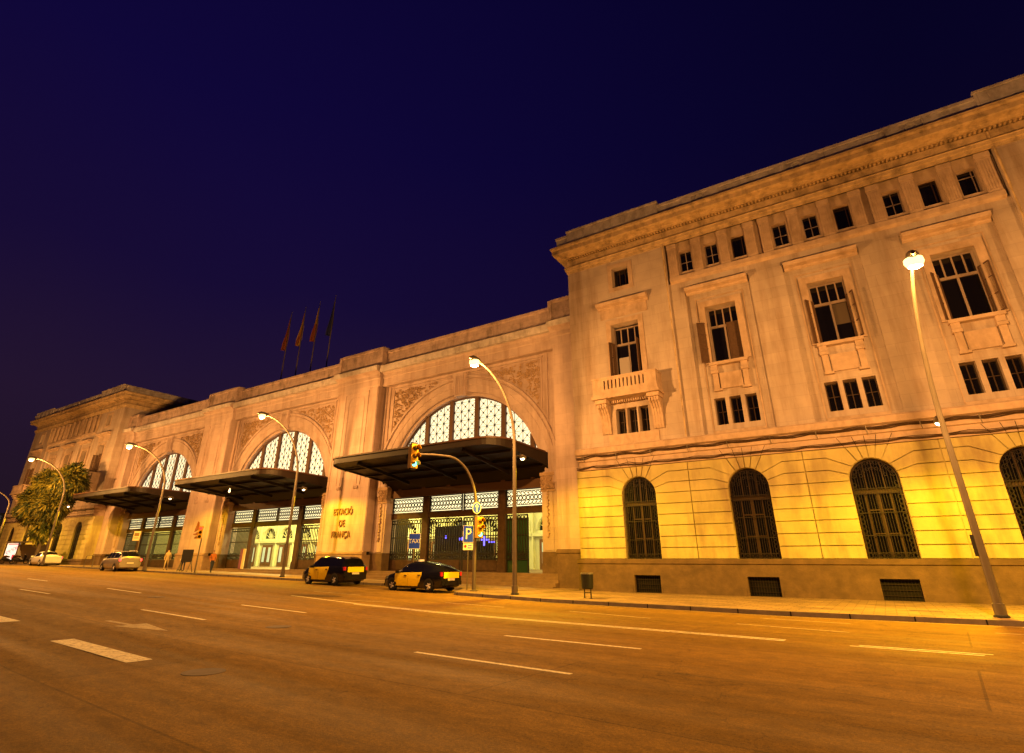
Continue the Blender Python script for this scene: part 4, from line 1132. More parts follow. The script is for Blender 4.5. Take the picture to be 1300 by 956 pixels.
LP = [(2.48,21.79,0.13,4.3,9.75,'lamp post standing furthest right before the arched windows', 0.0),
      (-14.5,22.75,0.17,3.5,10.5,'tall curved lamp post just right of the arrow sign and traffic signal', 0.0),
      (-36.4,26.2,0.49,3.7,11.6,'curved lamp post in front of the bright middle doorway', 0.0),
      (-53.6,24.9,0.76,3.6,11.0,'curved lamp post right behind the silver parked car', 0.0),
      (-73.6,24.2,1.1,3.7,11.6,'lamp post half hidden by the leafy tree', 0.0),
      (-93.0,25.2,1.1,4.5,10.2,'farthest curved lamp post at the left edge', 0.0)]
for (x, y, z, arm, ht, lb, ln) in LP:
    street_lamp(x, y, z, arm, ht, lb, ln, lowf=(1.25 if x > 0 else 0.85 if x > -20 else 0.5), hif=(1.25 if x < -60 else 1.0), bend=(5.4 if x > 0 else 6.9), lowz=(5.85 if x > 0 else 6.3+z*0.6))
# unseen lamp post added beyond the frame, extending the row to light the wing
street_lamp(19.5, 21.6, 0.13, 3.9, 10.4, 'added unseen lamp post beyond the right edge of the picture', bend=6.9)

# ------------------------------------------------------------------ traffic signals
def signal_head(parent, x, y, z, rz, state, name='signal_head', sc=1.0):
    # three-lens head; faces local -Y before rotation
    h = MB(); h.box(-0.16,0.16,-0.10,0.12,-0.48,0.48)
    hd = build(h, name, M['sigyellow'], parent, (x, y, z)); hd.rotation_euler = (0, 0, rz); hd.scale = (sc, sc, sc)
    for k, nm in enumerate(('green', 'amber', 'red')):
        zz = -0.31+0.31*k; on = (nm == state)
        b = MB(); n = 12
        b.prism([(0.105*math.cos(2*PI*i/n), zz+0.105*math.sin(2*PI*i/n)) for i in range(n)], -0.125, -0.09)
        build(b, 'signal_lens', M['green_on'] if (on and nm == 'green') else M['red_on'] if (on and nm == 'red') else M['lensoff'], hd)
        b = MB()
        b.ring([(0.125,-0.10),(0.125,-0.34),(0.115,-0.34),(0.115,-0.10)], 0, zz, -0.35, PI+0.35, 12)
        build(b, 'visor', M['sigyellow'], hd)
    return hd
ts = empty('traffic_signal', (-17.35, 23.45, 0.20), 'tall curved traffic signal pole reaching over the road with yellow heads and an arrow disc', 'traffic light')
b = MB()
pts = [(0,0,-0.05),(0,0,4.05)]; rs = [0.10, 0.075]
for k in range(1, 11):
    a = PI/2*k/10; pts.append((0, -2.3*(1-math.cos(a)), 4.05+2.2*math.sin(a))); rs.append(0.075-0.002*k)
pts += [(0,-3.4,6.17),(0,-4.75,6.0)]; rs += [0.05, 0.045]
b.tube(pts, rs, 12); b.lathe([(0.2,-0.05),(0.2,0.03),(0.12,0.06)],0,0,12)
build(b, 'curved_pole', M['galv'], ts, smooth=True)
signal_head(ts, 0.0, -4.95, 5.87, R_(78), 'green', sc=1.15)
b = MB(); b.box(-0.05,0.05,-5.12,-4.78,5.25,6.5); 
build(b, 'backing_board', M['sigblack'], ts)
signal_head(ts, 0.36, -0.15, 2.95, R_(70), 'green', sc=1.05)
b = MB(); b.box(0.05,0.25,-0.03,0.03,2.70,2.75); b.box(0.05,0.25,-0.03,0.03,3.25,3.3); build(b, 'signal_bracket', M['sigblack'], ts)
n = 24
b = MB(); b.prism([(0.29*math.cos(2*PI*i/n), 3.92+0.29*math.sin(2*PI*i/n)) for i in range(n)], -0.14, -0.11, True)
dk = build(b, 'arrow_sign', M['white'], ts)
b = MB(); b.prism([(0.26*math.cos(2*PI*i/n), 3.92+0.26*math.sin(2*PI*i/n)) for i in range(n)], -0.145, -0.1401)
build(b, 'sign_face', M['blue'], dk)
b = MB(); b.prism([(-0.035,3.72),(0.035,3.72),(0.035,3.97),(0.12,3.97),(0,4.13),(-0.12,3.97),(-0.035,3.97)], -0.150, -0.146); build(b, 'arrow', M['white'], dk)
dk.rotation_euler = (0, 0, R_(62)); dk.scale = (0.85, 1, 1)

ts2 = empty('traffic_signal', (-45.6, 24.9, 0.64), 'short post traffic signal showing red in front of the emblem pier', 'traffic light')
b = MB(); b.tube([(0,0,-0.05),(0,0,2.6)], [0.06,0.045], 10); b.lathe([(0.15,-0.05),(0.15,0.03),(0.08,0.06)],0,0,10)
build(b, 'pole', M['galv'], ts2, smooth=True)
signal_head(ts2, 0.0, -0.2, 3.0, R_(60), 'red')

# ------------------------------------------------------------------ signs on posts
def sign_post(x, y, z, h, label, cat='sign'):
    r = empty('street_sign', (x, y, z), label, cat)
    b = MB(); b.tube([(0,0,-0.05),(0,0,h)], 0.035, 8); build(b, 'post', M['galv'], r, smooth=True)
    return r
s1 = sign_post(-23.6, 25.8, 0.30, 2.6, 'blue TAXI sign on a thin post behind the black and yellow taxi')
s1.rotation_euler = (0, 0, R_(30)); s1.scale = (0.85, 0.85, 0.95)
b = MB(); b.box(-0.42,0.42,-0.07,-0.045,2.02,2.95); pl = build(b, 'sign_panel', M['white'], s1)
b = MB(); b.box(-0.39,0.39,-0.075,-0.0705,2.05,2.92); build(b, 'sign_face', M['blue'], pl)
o = link('lettering', text_mesh('TAXI', 0.36, 0.004, M['white']), pl, (0, -0.083, 2.48))
s2 = sign_post(-18.0, 23.75, 0.22, 3.2, 'blue parking P sign on a slim post beside the curved signal pole')
s2.rotation_euler = (0, 0, R_(30)); s2.scale = (0.78, 0.78, 0.9)
b = MB(); b.box(-0.36,0.36,-0.07,-0.045,2.48,3.42); pl = build(b, 'sign_panel', M['white'], s2)
b = MB(); b.box(-0.33,0.33,-0.075,-0.0705,2.51,3.39); build(b, 'sign_face', M['blue'], pl)
o = link('lettering', text_mesh('P', 0.86, 0.004, M['white']), pl, (0, -0.083, 2.93))
b = MB(); b.box(-0.33,0.33,-0.07,-0.045,2.08,2.44); pp_ = build(b, 'lower_panel', M['white'], s2)
b = MB(); b.prism([(-0.18+0.08*math.cos(2*PI*i/12),2.28+0.08*math.sin(2*PI*i/12)) for i in range(12)],-0.078,-0.0705); build(b, 'red_dot', M['red'], pp_)
b = MB(); b.box(0.0,0.25,-0.078,-0.0705,2.30,2.34); b.box(0.0,0.25,-0.078,-0.0705,2.18,2.22); build(b, 'print_lines', M['blue'], pp_)
s3 = sign_post(-59.5, 26.6, 0.85, 3.35, 'pale rectangular sign on a post beside the farthest lit doorway')
s3.rotation_euler = (0, 0, R_(40))
b = MB(); b.box(-0.62,-0.04,-0.07,-0.04,2.45,3.3); pl = build(b, 'sign_panel', M['adboard'] if False else mat('pale orange sign panel', (0.7,0.55,0.35), 0.5), s3)
b = MB(); b.box(-0.55,-0.12,-0.078,-0.0705,2.65,2.72); b.box(-0.55,-0.12,-0.078,-0.0705,2.85,3.15); build(b, 'sign_print', M['letter'], pl)

# ------------------------------------------------------------------ litter bin
lb = empty('litter_bin', (-10.95, 23.0, pave_z(-10.95, 23.0)), 'dark litter bin on two legs at the corner of the big stone wing', 'litter bin')
b = MB(); b.lathe([(0.21,0.36),(0.25,0.40),(0.27,0.95),(0.24,0.955),(0.22,0.5)],0,0,18); build(b, 'basket', M['bin'], lb, smooth=True)
b = MB(); b.lathe([(0.285,0.94),(0.285,0.99),(0.25,1.0),(0.25,0.94)],0,0,18,False); build(b, 'rim_band', mat('dull bin rim', (0.25,0.23,0.2), 0.4, metal=0.5), lb, smooth=True)
for s in (-1, 1):
    b = MB(); b.tube([(s*0.15,0,0),(s*0.15,0,0.4)],0.028,8); b.box(s*0.15-0.06,s*0.15+0.06,-0.06,0.06,0,0.015); build(b, 'leg', M['bin'], lb)
b = MB(); b.bar((-0.15,0,0.22),(0.15,0,0.22),0.03); build(b, 'crossbar', M['bin'], lb)

# ------------------------------------------------------------------ cars
def car(name, loc, rz, L, Wd, H, prof, paint, label, group=None, doors=None, rear=None, lit=False, roofsign=None, scale=1.0, rails=False):
    """prof: list of stations (x from 0 front to 1 rear, z bottom, z belt, z top, half width factor, roof half width factor)"""
    root = empty(name, loc, label, 'car', group, rz); root.scale = (scale,)*3
    hw = Wd/2
    def sec(s):
        x, zb, zl, zt, wf, rf = s; X = L/2-x*L; w = hw*wf; r = hw*rf
        return [(X,0,zb),(X,w*0.86,zb),(X,w*0.98,zb+0.12),(X,w,zb+(zl-zb)*0.45),(X,w*0.985,zl-0.10),(X,w*0.95,zl),(X,r+ (w*0.95-r)*0.15,zt-0.09 if zt-zl>0.2 else zl+(zt-zl)*0.5),(X,r*0.88,zt-0.02),(X,r*0.5,zt),(X,0,zt+0.01)]
    secs = [sec(s) for s in prof]
    b = MB(); gl = MB()
    for i in range(len(secs)-1):
        A, B_ = secs[i], secs[i+1]; pa, pb = prof[i], prof[i+1]
        cabin = pa[3]-pa[2] > 0.2 and pb[3]-pb[2] > 0.2
        slope = abs(pa[3]-pb[3])/max(0.01, abs(pa[0]-pb[0])*L)
        for s in (-1, 1):
            for j in range(9):
                q = [A[j], B_[j], B_[j+1], A[j+1]]; q = [(p[0], s*p[1], p[2]) for p in q]
                b.quad(*q)
            if cabin:
                m = 0.035
                def off(p, o=0.006): return (p[0], s*(p[1]+o), p[2]+0.001)
                u0 = Vector(A[5]).lerp(Vector(A[6]), 0.08); u1 = Vector(A[5]).lerp(Vector(A[6]), 0.96)
                v0 = Vector(B_[5]).lerp(Vector(B_[6]), 0.08); v1 = Vector(B_[5]).lerp(Vector(B_[6]), 0.96)
                d = (v0-u0); e_ = (v1-u1)
                if not (len(pa) > 6): gl.quad(off(u0+d*m), off(v0-d*m), off(v1-e_*m), off(u1+e_*m))
            if slope > 0.28 and max(pa[3]-pa[2], pb[3]-pb[2]) > 0.2 and min(pa[3], pb[3]) > 0.75*0+prof[0][3]+0.05:
                k0, k1 = 7, 9
                for j in (6, 7, 8):
                    q = [Vector((p[0], s*p[1], p[2])) for p in (A[j], B_[j], B_[j+1], A[j+1])]
                    nrm = (q[1]-q[0]).cross(q[3]-q[0]).normalized()
                    if nrm.z < 0: nrm = -nrm
                    q = [tuple(p+nrm*0.008) for p in q]; gl.quad(*q)
    # end caps
    for sct in (secs[0], secs[-1]):
        for j in range(9):
            for s in (-1, 1): b.tri((sct[j][0], s*sct[j][1], sct[j][2]), (sct[j+1][0], s*sct[j+1][1], sct[j+1][2]), (sct[0][0], 0, (sct[0][2]+sct[9][2])/2))
    body = build(b, 'body', paint, root, smooth=True, merge=True)
    g_ = build(gl, 'windows', M['carglass'], root, smooth=True)
    # underbody block and wheels
    b = MB(); b.box(-L*0.36, L*0.36, -hw*0.8, hw*0.8, 0.16, 0.3); build(b, 'underbody', M['sigblack'], root)
    wx = (L/2-0.86, -L/2+0.80); wr = 0.315
    for x in wx:
        for s in (-1, 1):
            b = MB(); n = 22; ring_ = []
            cy = s*(hw-0.10)
            prof_ = [(0.17,0.105),(wr-0.045,0.105),(wr,0.07),(wr,-0.07),(wr-0.045,-0.105),(0.17,-0.105)]
            nn_ = len(b.v)
            for k in range(n):
                a = 2*PI*k/n
                for r_, y_ in prof_: b.v.append((x+r_*math.cos(a), cy+y_, wr+r_*math.sin(a)))
            for k in range(n):
                k2 = (k+1)%n
                for j in range(6):
                    j2 = (j+1)%6
                    b.f.append((nn_+k*6+j, nn_+k2*6+j, nn_+k2*6+j2, nn_+k*6+j2)); b.m.append(0)
            wl = build(b, 'wheel', M['tyre'], root, smooth=True)
            b = MB(); yo = cy+s*0.085
            for k in range(5):
                a = 2*PI*k/5; b.bar((x+0.05*math.cos(a),yo,wr+0.05*math.sin(a)),(x+0.185*math.cos(a+.1),yo-s*0.01,wr+0.185*math.sin(a+.1)),0.07,0.03)
                b.bar((x+0.05*math.cos(a),yo,wr+0.05*math.sin(a)),(x+0.185*math.cos(a-.25),yo-s*0.01,wr+0.185*math.sin(a-.25)),0.04,0.03)
            pr = [(x+0.205*math.cos(2*PI*k/18), yo, wr+0.205*math.sin(2*PI*k/18)) for k in range(19)]
            for u, v in zip(pr[:-1], pr[1:]): b.bar(u, v, 0.035)
            b.bar((x,yo-s*.02,wr),(x,yo+s*.01,wr),0.09)
            build(b, 'rim', M['rim'], wl)
            # arch lip
            b = MB(); pr = [(x+(wr+0.045)*math.cos(PI*k/14), s*(hw*0.985), wr+(wr+0.045)*math.sin(PI*k/14)) for k in range(15)]
            nn2 = len(b.v)
            b.v += [(x, s*(hw*0.99), wr)] + [(p[0], s*(hw*1.0+0.004), p[2]) for p in pr]
            for k in range(14): b.f.append((nn2, nn2+1+k, nn2+2+k)); b.m.append(0)
            build(b, 'wheel_arch', M['sigblack'], root)
    # doors
    if doors:
        d0, d1 = doors; b = MB()
        ss = []
        K = 8
        def interp(t):
            for i in range(len(prof)-1):
                if prof[i][0] <= t <= prof[i+1][0]:
                    u = (t-prof[i][0])/(prof[i+1][0]-prof[i][0]); return sec([prof[i][j]+(prof[i+1][j]-prof[i][j])*u for j in range(6)])
        for k in range(K+1): ss.append(interp(d0+(d1-d0)*k/K))
        mid = K//2
        for (ka, kb2) in ((0, mid), (mid, K)):
            for s in (-1, 1):
                b = MB()
                for k in range(ka, kb2):
                    A, B_ = ss[k], ss[k+1]
                    for j in (2, 3, 4):
                        lo = 0.0 if j > 2 else 0.1
                        q = [(p[0], s*(p[1]+0.006), p[2]) for p in (A[j], B_[j], B_[j+1], A[j+1])]
                        if k == kb2-1: q[1] = (q[1][0]+0.012, q[1][1], q[1][2]); q[2] = (q[2][0]+0.012, q[2][1], q[2][2])
                        # rear door front edge slants at the wheel arch
                        if kb2 == K and k == K-1:
                            if j == 2: q[1] = (q[1][0]+0.28, q[1][1], q[1][2]); q[2] = (q[2][0]+0.12, q[2][1], q[2][2])
                            if j == 3: q[1] = (q[1][0]+0.12, q[1][1], q[1][2])
                        b.quad(*q)
                dr_ = build(b, 'door', M['taxi'], root, merge=True, smooth=True)
                A = ss[kb2-1]; b = MB(); hx = (ss[kb2-1][4][0]+ss[kb2][4][0])/2
                b.box(hx-0.02, hx+0.15, *(sorted((s*(A[4][1]+0.008), s*(A[4][1]+0.045)))), A[4][2]-0.06, A[4][2]-0.02)
                build(b, 'door_handle', M['sigblack'] if paint is M['black'] else paint, dr_)
    zb_r, zl_r = prof[-1][1], prof[-1][2]
    # mirrors
    for s in (-1, 1):
        b = MB(); b.box(L*0.19, L*0.19+0.12, *(sorted((s*(hw-0.02), s*(hw+0.17)))), prof[3][2]+0.0, prof[3][2]+0.14)
        build(b, 'wing_mirror', paint, root)
    # lights
    wf_ = hw*prof[0][4]; zl0 = prof[0][2]
    for s in (-1, 1):
        b = MB(); b.quad((L/2-0.04,s*wf_*0.55,zl0-0.10),(L/2-0.36,s*(hw*0.90+0.02),zl0+0.02),(L/2-0.50,s*(hw*0.90+0.012),zl0+0.14),(L/2-0.16,s*wf_*0.58,zl0+0.06))
        build(b, 'headlight', M['headl'], root)
        wr_ = hw*prof[-1][4]; X = -L/2
        b = MB(); b.box(X-0.015, X+0.16, *(sorted((s*wr_*0.88, s*(wr_*1.01+0.012)))), zl_r-0.14, zl_r+0.05)
        build(b, 'tail_light', M['tailon'] if lit else M['tail'], root)
    b = MB(); b.box(-L/2-0.02, -L/2+0.01, -0.26, 0.26, zl_r-0.36, zl_r-0.25)
    build(b, 'number_plate', M['plate'], root)
    if rear:
        b = MB(); b.box(-L/2-0.012, -L/2+0.05, -hw*0.66, hw*0.66, zl_r-0.24, zl_r+0.05); build(b, 'tailgate', rear, root)
    b = MB(); b.box(-L/2-0.06, -L/2+0.12, -hw*0.86, hw*0.86, prof[-1][1], prof[-1][1]+0.20); b.box(L/2-0.12, L/2+0.03, -hw*0.75, hw*0.75, prof[0][1]-0.0, prof[0][1]+0.14)
    build(b, 'bumper', paint if not rear else M['black'], root)
    if roofsign:
        b = MB(); b.box(0.02, 0.12, -0.18, 0.18, H, H+0.10); build(b, 'roof_sign', mat('taxi roof sign', (0.8,0.75,0.5), 0.4, emit=(1,0.8,0.4), estr=0.2), root)
    if rails:
        b = MB()
        for s in (-1, 1): b.tube([(L*0.10,s*hw*0.66,H-0.03),(L*0.05,s*hw*0.66,H+0.03),(-L*0.30,s*hw*0.66,H+0.02),(-L*0.36,s*hw*0.66,H-0.05)],0.018,6)
        build(b, 'roof_rail', M['rim'], root)
    return root
# stations: x, z bottom, z belt, z top, width, roof width
HATCH = [(0.0,0.24,0.56,0.62,0.72,0.60),(0.035,0.18,0.68,0.74,0.88,0.74),(0.12,0.16,0.80,0.86,0.96,0.80),(0.22,0.16,0.89,0.98,1.0,0.80),
         (0.245,0.16,0.90,1.02,1.0,0.80),(0.33,0.16,0.92,1.26,1.0,0.72),(0.41,0.16,0.93,1.44,1.0,0.68),(0.50,0.16,0.94,1.49,1.0,0.67),(0.60,0.16,0.95,1.485,1.0,0.66),
         (0.72,0.16,0.97,1.43,1.0,0.65),(0.84,0.17,1.00,1.32,0.99,0.64),(0.93,0.20,1.02,1.21,0.96,0.66),(0.975,0.26,1.02,1.10,0.93,0.70),(1.0,0.34,0.92,1.00,0.88,0.72)]
MPV = [(0.0,0.26,0.62,0.70,0.74,0.62),(0.03,0.20,0.74,0.82,0.90,0.76),(0.10,0.18,0.86,0.94,0.97,0.82),(0.18,0.18,0.94,1.04,1.0,0.82),
       (0.20,0.18,0.95,1.08,1.0,0.82),(0.28,0.18,0.97,1.36,1.0,0.76),(0.37,0.18,0.99,1.58,1.0,0.73),(0.50,0.18,1.0,1.64,1.0,0.72),(0.66,0.18,1.02,1.63,1.0,0.72),
       (0.84,0.18,1.04,1.57,1.0,0.71),(0.925,0.20,1.06,1.46,0.99,0.70),(0.97,0.24,1.06,1.20,0.97,0.74),(1.0,0.32,0.96,1.06,0.93,0.76)]
SEDAN = [(0.0,0.26,0.56,0.64,0.74,0.62),(0.03,0.20,0.70,0.76,0.90,0.76),(0.12,0.18,0.82,0.88,0.97,0.82),(0.24,0.18,0.88,0.96,1.0,0.82),
         (0.27,0.18,0.89,1.0,1.0,0.82),(0.36,0.18,0.90,1.32,1.0,0.70),(0.44,0.18,0.91,1.44,1.0,0.66),(0.55,0.18,0.92,1.46,1.0,0.66),(0.68,0.18,0.94,1.40,1.0,0.66),
         (0.80,0.18,0.97,1.12,0.99,0.72),(0.84,0.18,0.97,1.03,0.99,0.78),(0.97,0.24,0.96,1.02,0.95,0.78),(1.0,0.32,0.88,0.95,0.92,0.76)]
TG = 'black and yellow taxis'
RZ = PI-R_(4)
def gcar(x, y): return (x, y, gz(x)+0.004)
car('taxi', gcar(-20.55, 23.15), RZ, 4.48, 1.75, 1.49, HATCH, M['black'], 'black hatchback taxi with yellow doors and yellow tailgate nearest the traffic signal', TG, (0.235, 0.70), M['taxi'], roofsign=True, scale=0.95)
car('taxi', gcar(-28.3, 23.9), RZ, 4.30, 1.78, 1.60, MPV, M['black'], 'tall black and yellow taxi parked below the bronze lettering on the pier', TG, (0.20, 0.66), M['taxi'], scale=0.98)
car('parked_car', gcar(-57.6, 24.6), RZ, 4.5, 1.82, 1.64, MPV, M['silver'], 'silver estate car with roof rails and lit tail lamps near the thin lamp post', lit=True, rails=True)
car('parked_car', gcar(-77.5, 25.6), RZ+R_(2), 4.5, 1.78, 1.46, SEDAN, M['whitecar'], 'white saloon with glowing red tail lights beneath the tree', lit=True, roofsign=True)

# ------------------------------------------------------------------ scooters by the tree
def scooter(x, y, rz, label):
    r = empty('scooter', (x, y, gz(x)+0.13 if y > kerb_y(x) else gz(x)), label, 'scooter', 'scooters parked near the advertising panel', rz)
    for xx in (-0.62, 0.62):
        b = MB(); pts = [(xx+0.22*math.cos(2*PI*k/16),0,0.26+0.22*math.sin(2*PI*k/16)) for k in range(17)]; b.tube(pts, 0.05, 6, False); build(b, 'wheel', M['tyre'], r, smooth=True)
    b = MB(); b.tube([(-0.75,0,0.62),(-0.45,0,0.55),(-0.1,0,0.42),(0.2,0,0.32),(0.42,0,0.4)],[0.12,0.2,0.2,0.12,0.08],8); b.tube([(0.4,0,0.35),(0.45,0,0.8),(0.36,0,1.05)],[0.1,0.14,0.06],8); build(b, 'body', M['sigblack'], r, smooth=True)
    b = MB(); b.tube([(-0.7,0,0.82),(-0.4,0,0.86),(0.0,0,0.78)],[0.08,0.13,0.08],8); build(b, 'seat', M['shutter'], r, smooth=True)
    b = MB(); b.tube([(0.34,-0.32,1.06),(0.38,0,1.02),(0.34,0.32,1.06)],0.025,6); build(b, 'handlebar', M['rim'], r)
    return r
scooter(-86.2, 26.0, R_(70), 'dark scooter parked nearest the white saloon')
scooter(-91.0, 26.4, R_(80), 'dark scooter parked nearer the lit advertising panel')

# ------------------------------------------------------------------ barriers and boards
def hoop(x, y, label):
    r = empty('barrier_hoop', (x, y, gz(x)+0.13), label, 'barrier')
    b = MB(); b.tube([(-0.9,0,0),(-0.9,0,0.85),(-0.82,0,1.0),(-0.7,0,1.05),(0.7,0,1.05),(0.82,0,1.0),(0.9,0,0.85),(0.9,0,0)],0.035,8); build(b, 'hoop', M['galv'], r, smooth=True)
    b = MB(); b.bar((-0.9,0,0.55),(0.9,0,0.55),0.04); build(b, 'crossbar', M['galv'], r)
hoop(-66.5, 25.6, 'bare metal hoop barrier between the silver car and the tree')
r = empty('notice_board', (-50.0, 26.4, gz(-50)+0.1), 'dark freestanding board on four legs near the red traffic signal', 'notice board', rz=R_(10))
b = MB(); b.box(-0.62,0.62,-0.04,0.04,0.75,1.75); build(b, 'panel', M['sigblack'], r)
for sx in (-0.6, 0.6):
    for sy in (-0.25, 0.25): b = MB(); b.bar((sx,0,0.8),(sx,sy,0),0.05); build(b, 'leg', M['galv'], r)
# information post by the middle gate (violet and cream panel)
r = empty('info_totem', (-49.3, 31.0, FZ), 'narrow violet and cream information stand by the middle gate', 'sign')
b = MB(); b.box(-0.35,0.05,-0.05,0.05,0,1.7); build(b, 'violet_panel', mat('violet panel', (0.16,0.05,0.14), 0.5), r)
b = MB(); b.box(0.06,0.36,-0.05,0.05,0,1.7); build(b, 'cream_panel', mat('cream panel', (0.6,0.45,0.25), 0.5), r)

# ------------------------------------------------------------------ advertising shelter at far left
r = empty('advertising_panel', (-91.6, 26.6, 1.25), 'backlit poster panel with a red print at the far left pavement', 'advertising panel', rz=R_(52)); r.scale = (0.62,)*3
b = MB(); b.box(-1.15,1.15,-0.10,0.10,0.35,3.75); build(b, 'case', M['galv'], r)
b = MB(); b.box(-1.0,1.0,-0.12,-0.105,0.5,3.6); ps = build(b, 'poster', M['adboard'], r)
b = MB()
for k in range(5): b.tube([(-0.6+k*0.3+0.25*math.cos(t*1.1+k),-0.125,1.9+k*0.25+0.28*math.sin(t*1.1)) for t in range(6)],0.045,4)
b.box(0.25,0.85,-0.128,-0.121,0.75,1.5); b.box(-0.9,0.9,-0.128,-0.121,3.35,3.5)
build(b, 'poster_print', M['adred'], ps)
r2 = empty('bus_shelter', (-87.6, 26.8, 1.05), 'glass sided bus shelter with a pale panel right of the red poster', 'bus shelter', rz=R_(20))
b = MB(); b.box(-2.4,2.4,-0.9,0.7,2.5,2.62); build(b, 'roof', M['galv'], r2)
for sx in (-2.2, 2.2):
    b = MB(); b.box(sx-.05,sx+.05,0.5,0.6,0,2.5); build(b, 'post', M['galv'], r2)
b = MB(); b.box(-2.1,2.1,0.54,0.56,0.3,2.3); build(b, 'rear_pane', mat('dull shelter glass', (0.25,0.24,0.2), 0.2), r2)
b = MB(); b.box(-1.6,1.0,0.1,0.5,0.45,0.5); b.box(-1.5,-1.4,.2,.4,0,.45); b.box(.8,.9,.2,.4,0,.45); build(b, 'bench', M['galv'], r2)

# ------------------------------------------------------------------ people
def person(x, y, z, rz, h, top, bot, label, pose='stand', k=0):
    root = empty('person', (x, y, z), label, 'person', rz=rz)
    v = {}; s_ = h/1.75
    st = 0.22 if pose == 'walk' else 0.05
    J = {'pel':(0,0,0.93),'wai':(0,0,1.08),'che':(0,0.01,1.30),'nek':(0,0,1.47),'hd0':(0,0.02,1.56),'hd1':(0,0.03,1.66),'hd2':(0,0.02,1.74),
         'shl':(-0.17,0,1.41),'ell':(-0.23,0.03+st*.3,1.14),'wrl':(-0.22,-0.10-st*.3,0.92),'hal':(-0.21,-0.13-st*.3,0.83),
         'shr':(0.17,0,1.41),'elr':(0.23,0.05-st*.3,1.14),'wrr':(0.22,-0.04+st*.5,0.92),'har':(0.21,-0.06+st*.5,0.83),
         'hil':(-0.09,0,0.90),'knl':(-0.10,-st*0.8,0.50),'anl':(-0.10,-st*0.9,0.09),'tol':(-0.11,-st*0.9-0.17,0.03),
         'hir':(0.09,0,0.90),'knr':(0.10,st*0.2,0.50),'anr':(0.10,st*1.3,0.09),'tor':(0.11,st*1.3-0.17,0.03)}
    Rd = {'pel':.145,'wai':.125,'che':.15,'nek':.055,'hd0':.075,'hd1':.095,'hd2':.06,'shl':.07,'ell':.045,'wrl':.032,'hal':.035,'shr':.07,'elr':.045,'wrr':.032,'har':.035,
          'hil':.095,'knl':.062,'anl':.042,'tol':.035,'hir':.095,'knr':.062,'anr':.042,'tor':.035}
    E_ = [('pel','wai'),('wai','che'),('che','nek'),('nek','hd0'),('hd0','hd1'),('hd1','hd2'),('che','shl'),('shl','ell'),('ell','wrl'),('wrl','hal'),('che','shr'),('shr','elr'),('elr','wrr'),('wrr','har'),
          ('pel','hil'),('hil','knl'),('knl','anl'),('anl','tol'),('pel','hir'),('hir','knr'),('knr','anr'),('anr','tor')]
    names = list(J); me = bpy.data.meshes.new('body')
    me.from_pydata([tuple(c*s_ for c in J[n_]) for n_ in names], [(names.index(a), names.index(b2)) for a, b2 in E_], [])
    ob = link('body', me, root)
    mod = ob.modifiers.new('skin', 'SKIN'); mod.use_smooth_shade = True
    for i, n_ in enumerate(names):
        sv = me.skin_vertices[0].data[i]; sv.radius = (Rd[n_]*s_*1.05, Rd[n_]*s_*(0.8 if n_ in ('che','wai','pel') else 1.0)); sv.use_root = (n_ == 'pel')
    sb = ob.modifiers.new('sub', 'SUBSURF'); sb.levels = 1; sb.render_levels = 1
    bpy.context.view_layer.update()
    dg = bpy.context.evaluated_depsgraph_get(); nm = bpy.data.meshes.new_from_object(ob.evaluated_get(dg))
    ob.modifiers.clear(); ob.data = nm; nm.materials.clear()
    for m_ in (top, bot, M['skin'], M['hair']): nm.materials.append(m_)
    for p_ in nm.polygons:
        c = p_.center/s_; p_.use_smooth = True
        if c.z > 1.64 or (c.z > 1.55 and c.y > 0.06): p_.material_index = 3
        elif c.z > 1.47 or (abs(c.x) > 0.18 and c.z < 0.93): p_.material_index = 2
        elif c.z > 0.95 or abs(c.x) > 0.2: p_.material_index = 0
        else: p_.material_index = 1
        if c.z < 0.1: p_.material_index = 3
    return root
def gp(x, y): return pave_z(x, y)
person(-51.9, 27.2, gp(-51.9,27.2), R_(30), 1.72, M['cloth1'], M['cloth2'], 'person in a beige jacket standing nearest the dark notice board', 'stand')
person(-53.6, 27.9, gp(-53.6,27.9), R_(-20), 1.66, M['white'], M['cloth1'], 'person in a pale top facing the farthest gate', 'stand')
person(-55.2, 27.4, gp(-55.2,27.4), R_(60), 1.78, M['cloth1'], M['cloth1'], 'person in all beige clothes closest to the silver car', 'walk')
person(-47.4, 27.2, gp(-47.4,27.2), R_(80), 1.74, M['cloth3'], M['cloth2'], 'person in an orange shirt walking past the pier with the emblem', 'walk')

# ------------------------------------------------------------------ flags on the roof
def flag(x, ztop, kind, label):
    r = empty('flagpole', (x, 34, 17.6), label, 'flagpole', 'flagpoles on the station roof')
    b = MB(); b.tube([(0,0,0),(0,0,ztop-17.6)],[0.075,0.04],8); b.lathe([(0.01,ztop-17.5),(0.07,ztop-17.45),(0.01,ztop-17.38)],0,0,8); build(b, 'pole', M['galv'], r, smooth=True)
    H = ztop-17.6-0.5; b = MB(); N = 18; K = 9
    def P(i, j):
        t = i/N; u = j/K; w = (0.08+0.62*t)*(0.85+0.15*math.sin(t*9))
        return (-u*w-0.04, 0.16*math.sin(u*9+t*3)*(0.4+t), H-4.1*t-0.25*u*(1-t))
    for i in range(N):
        for j in range(K):
            b.mi = 0 if len(kind) == 1 else (1 if ((j if kind[2] == 's' else i*2//N) % 2) else 0)
            b.quad(P(i,j),P(i,j+1),P(i+1,j+1),P(i+1,j))
    build(b, 'flag', [M[k] for k in kind[:2]] if len(kind) > 1 else M[kind[0]], r, smooth=True)
flag(-52.75, 28.5, ['flagor'], 'flagpole with a plain orange limp flag, leftmost of the four on the roof')
flag(-50.2, 28.5, ['flagye', 'flagor', 's'], 'flagpole with a yellow and red striped limp flag')
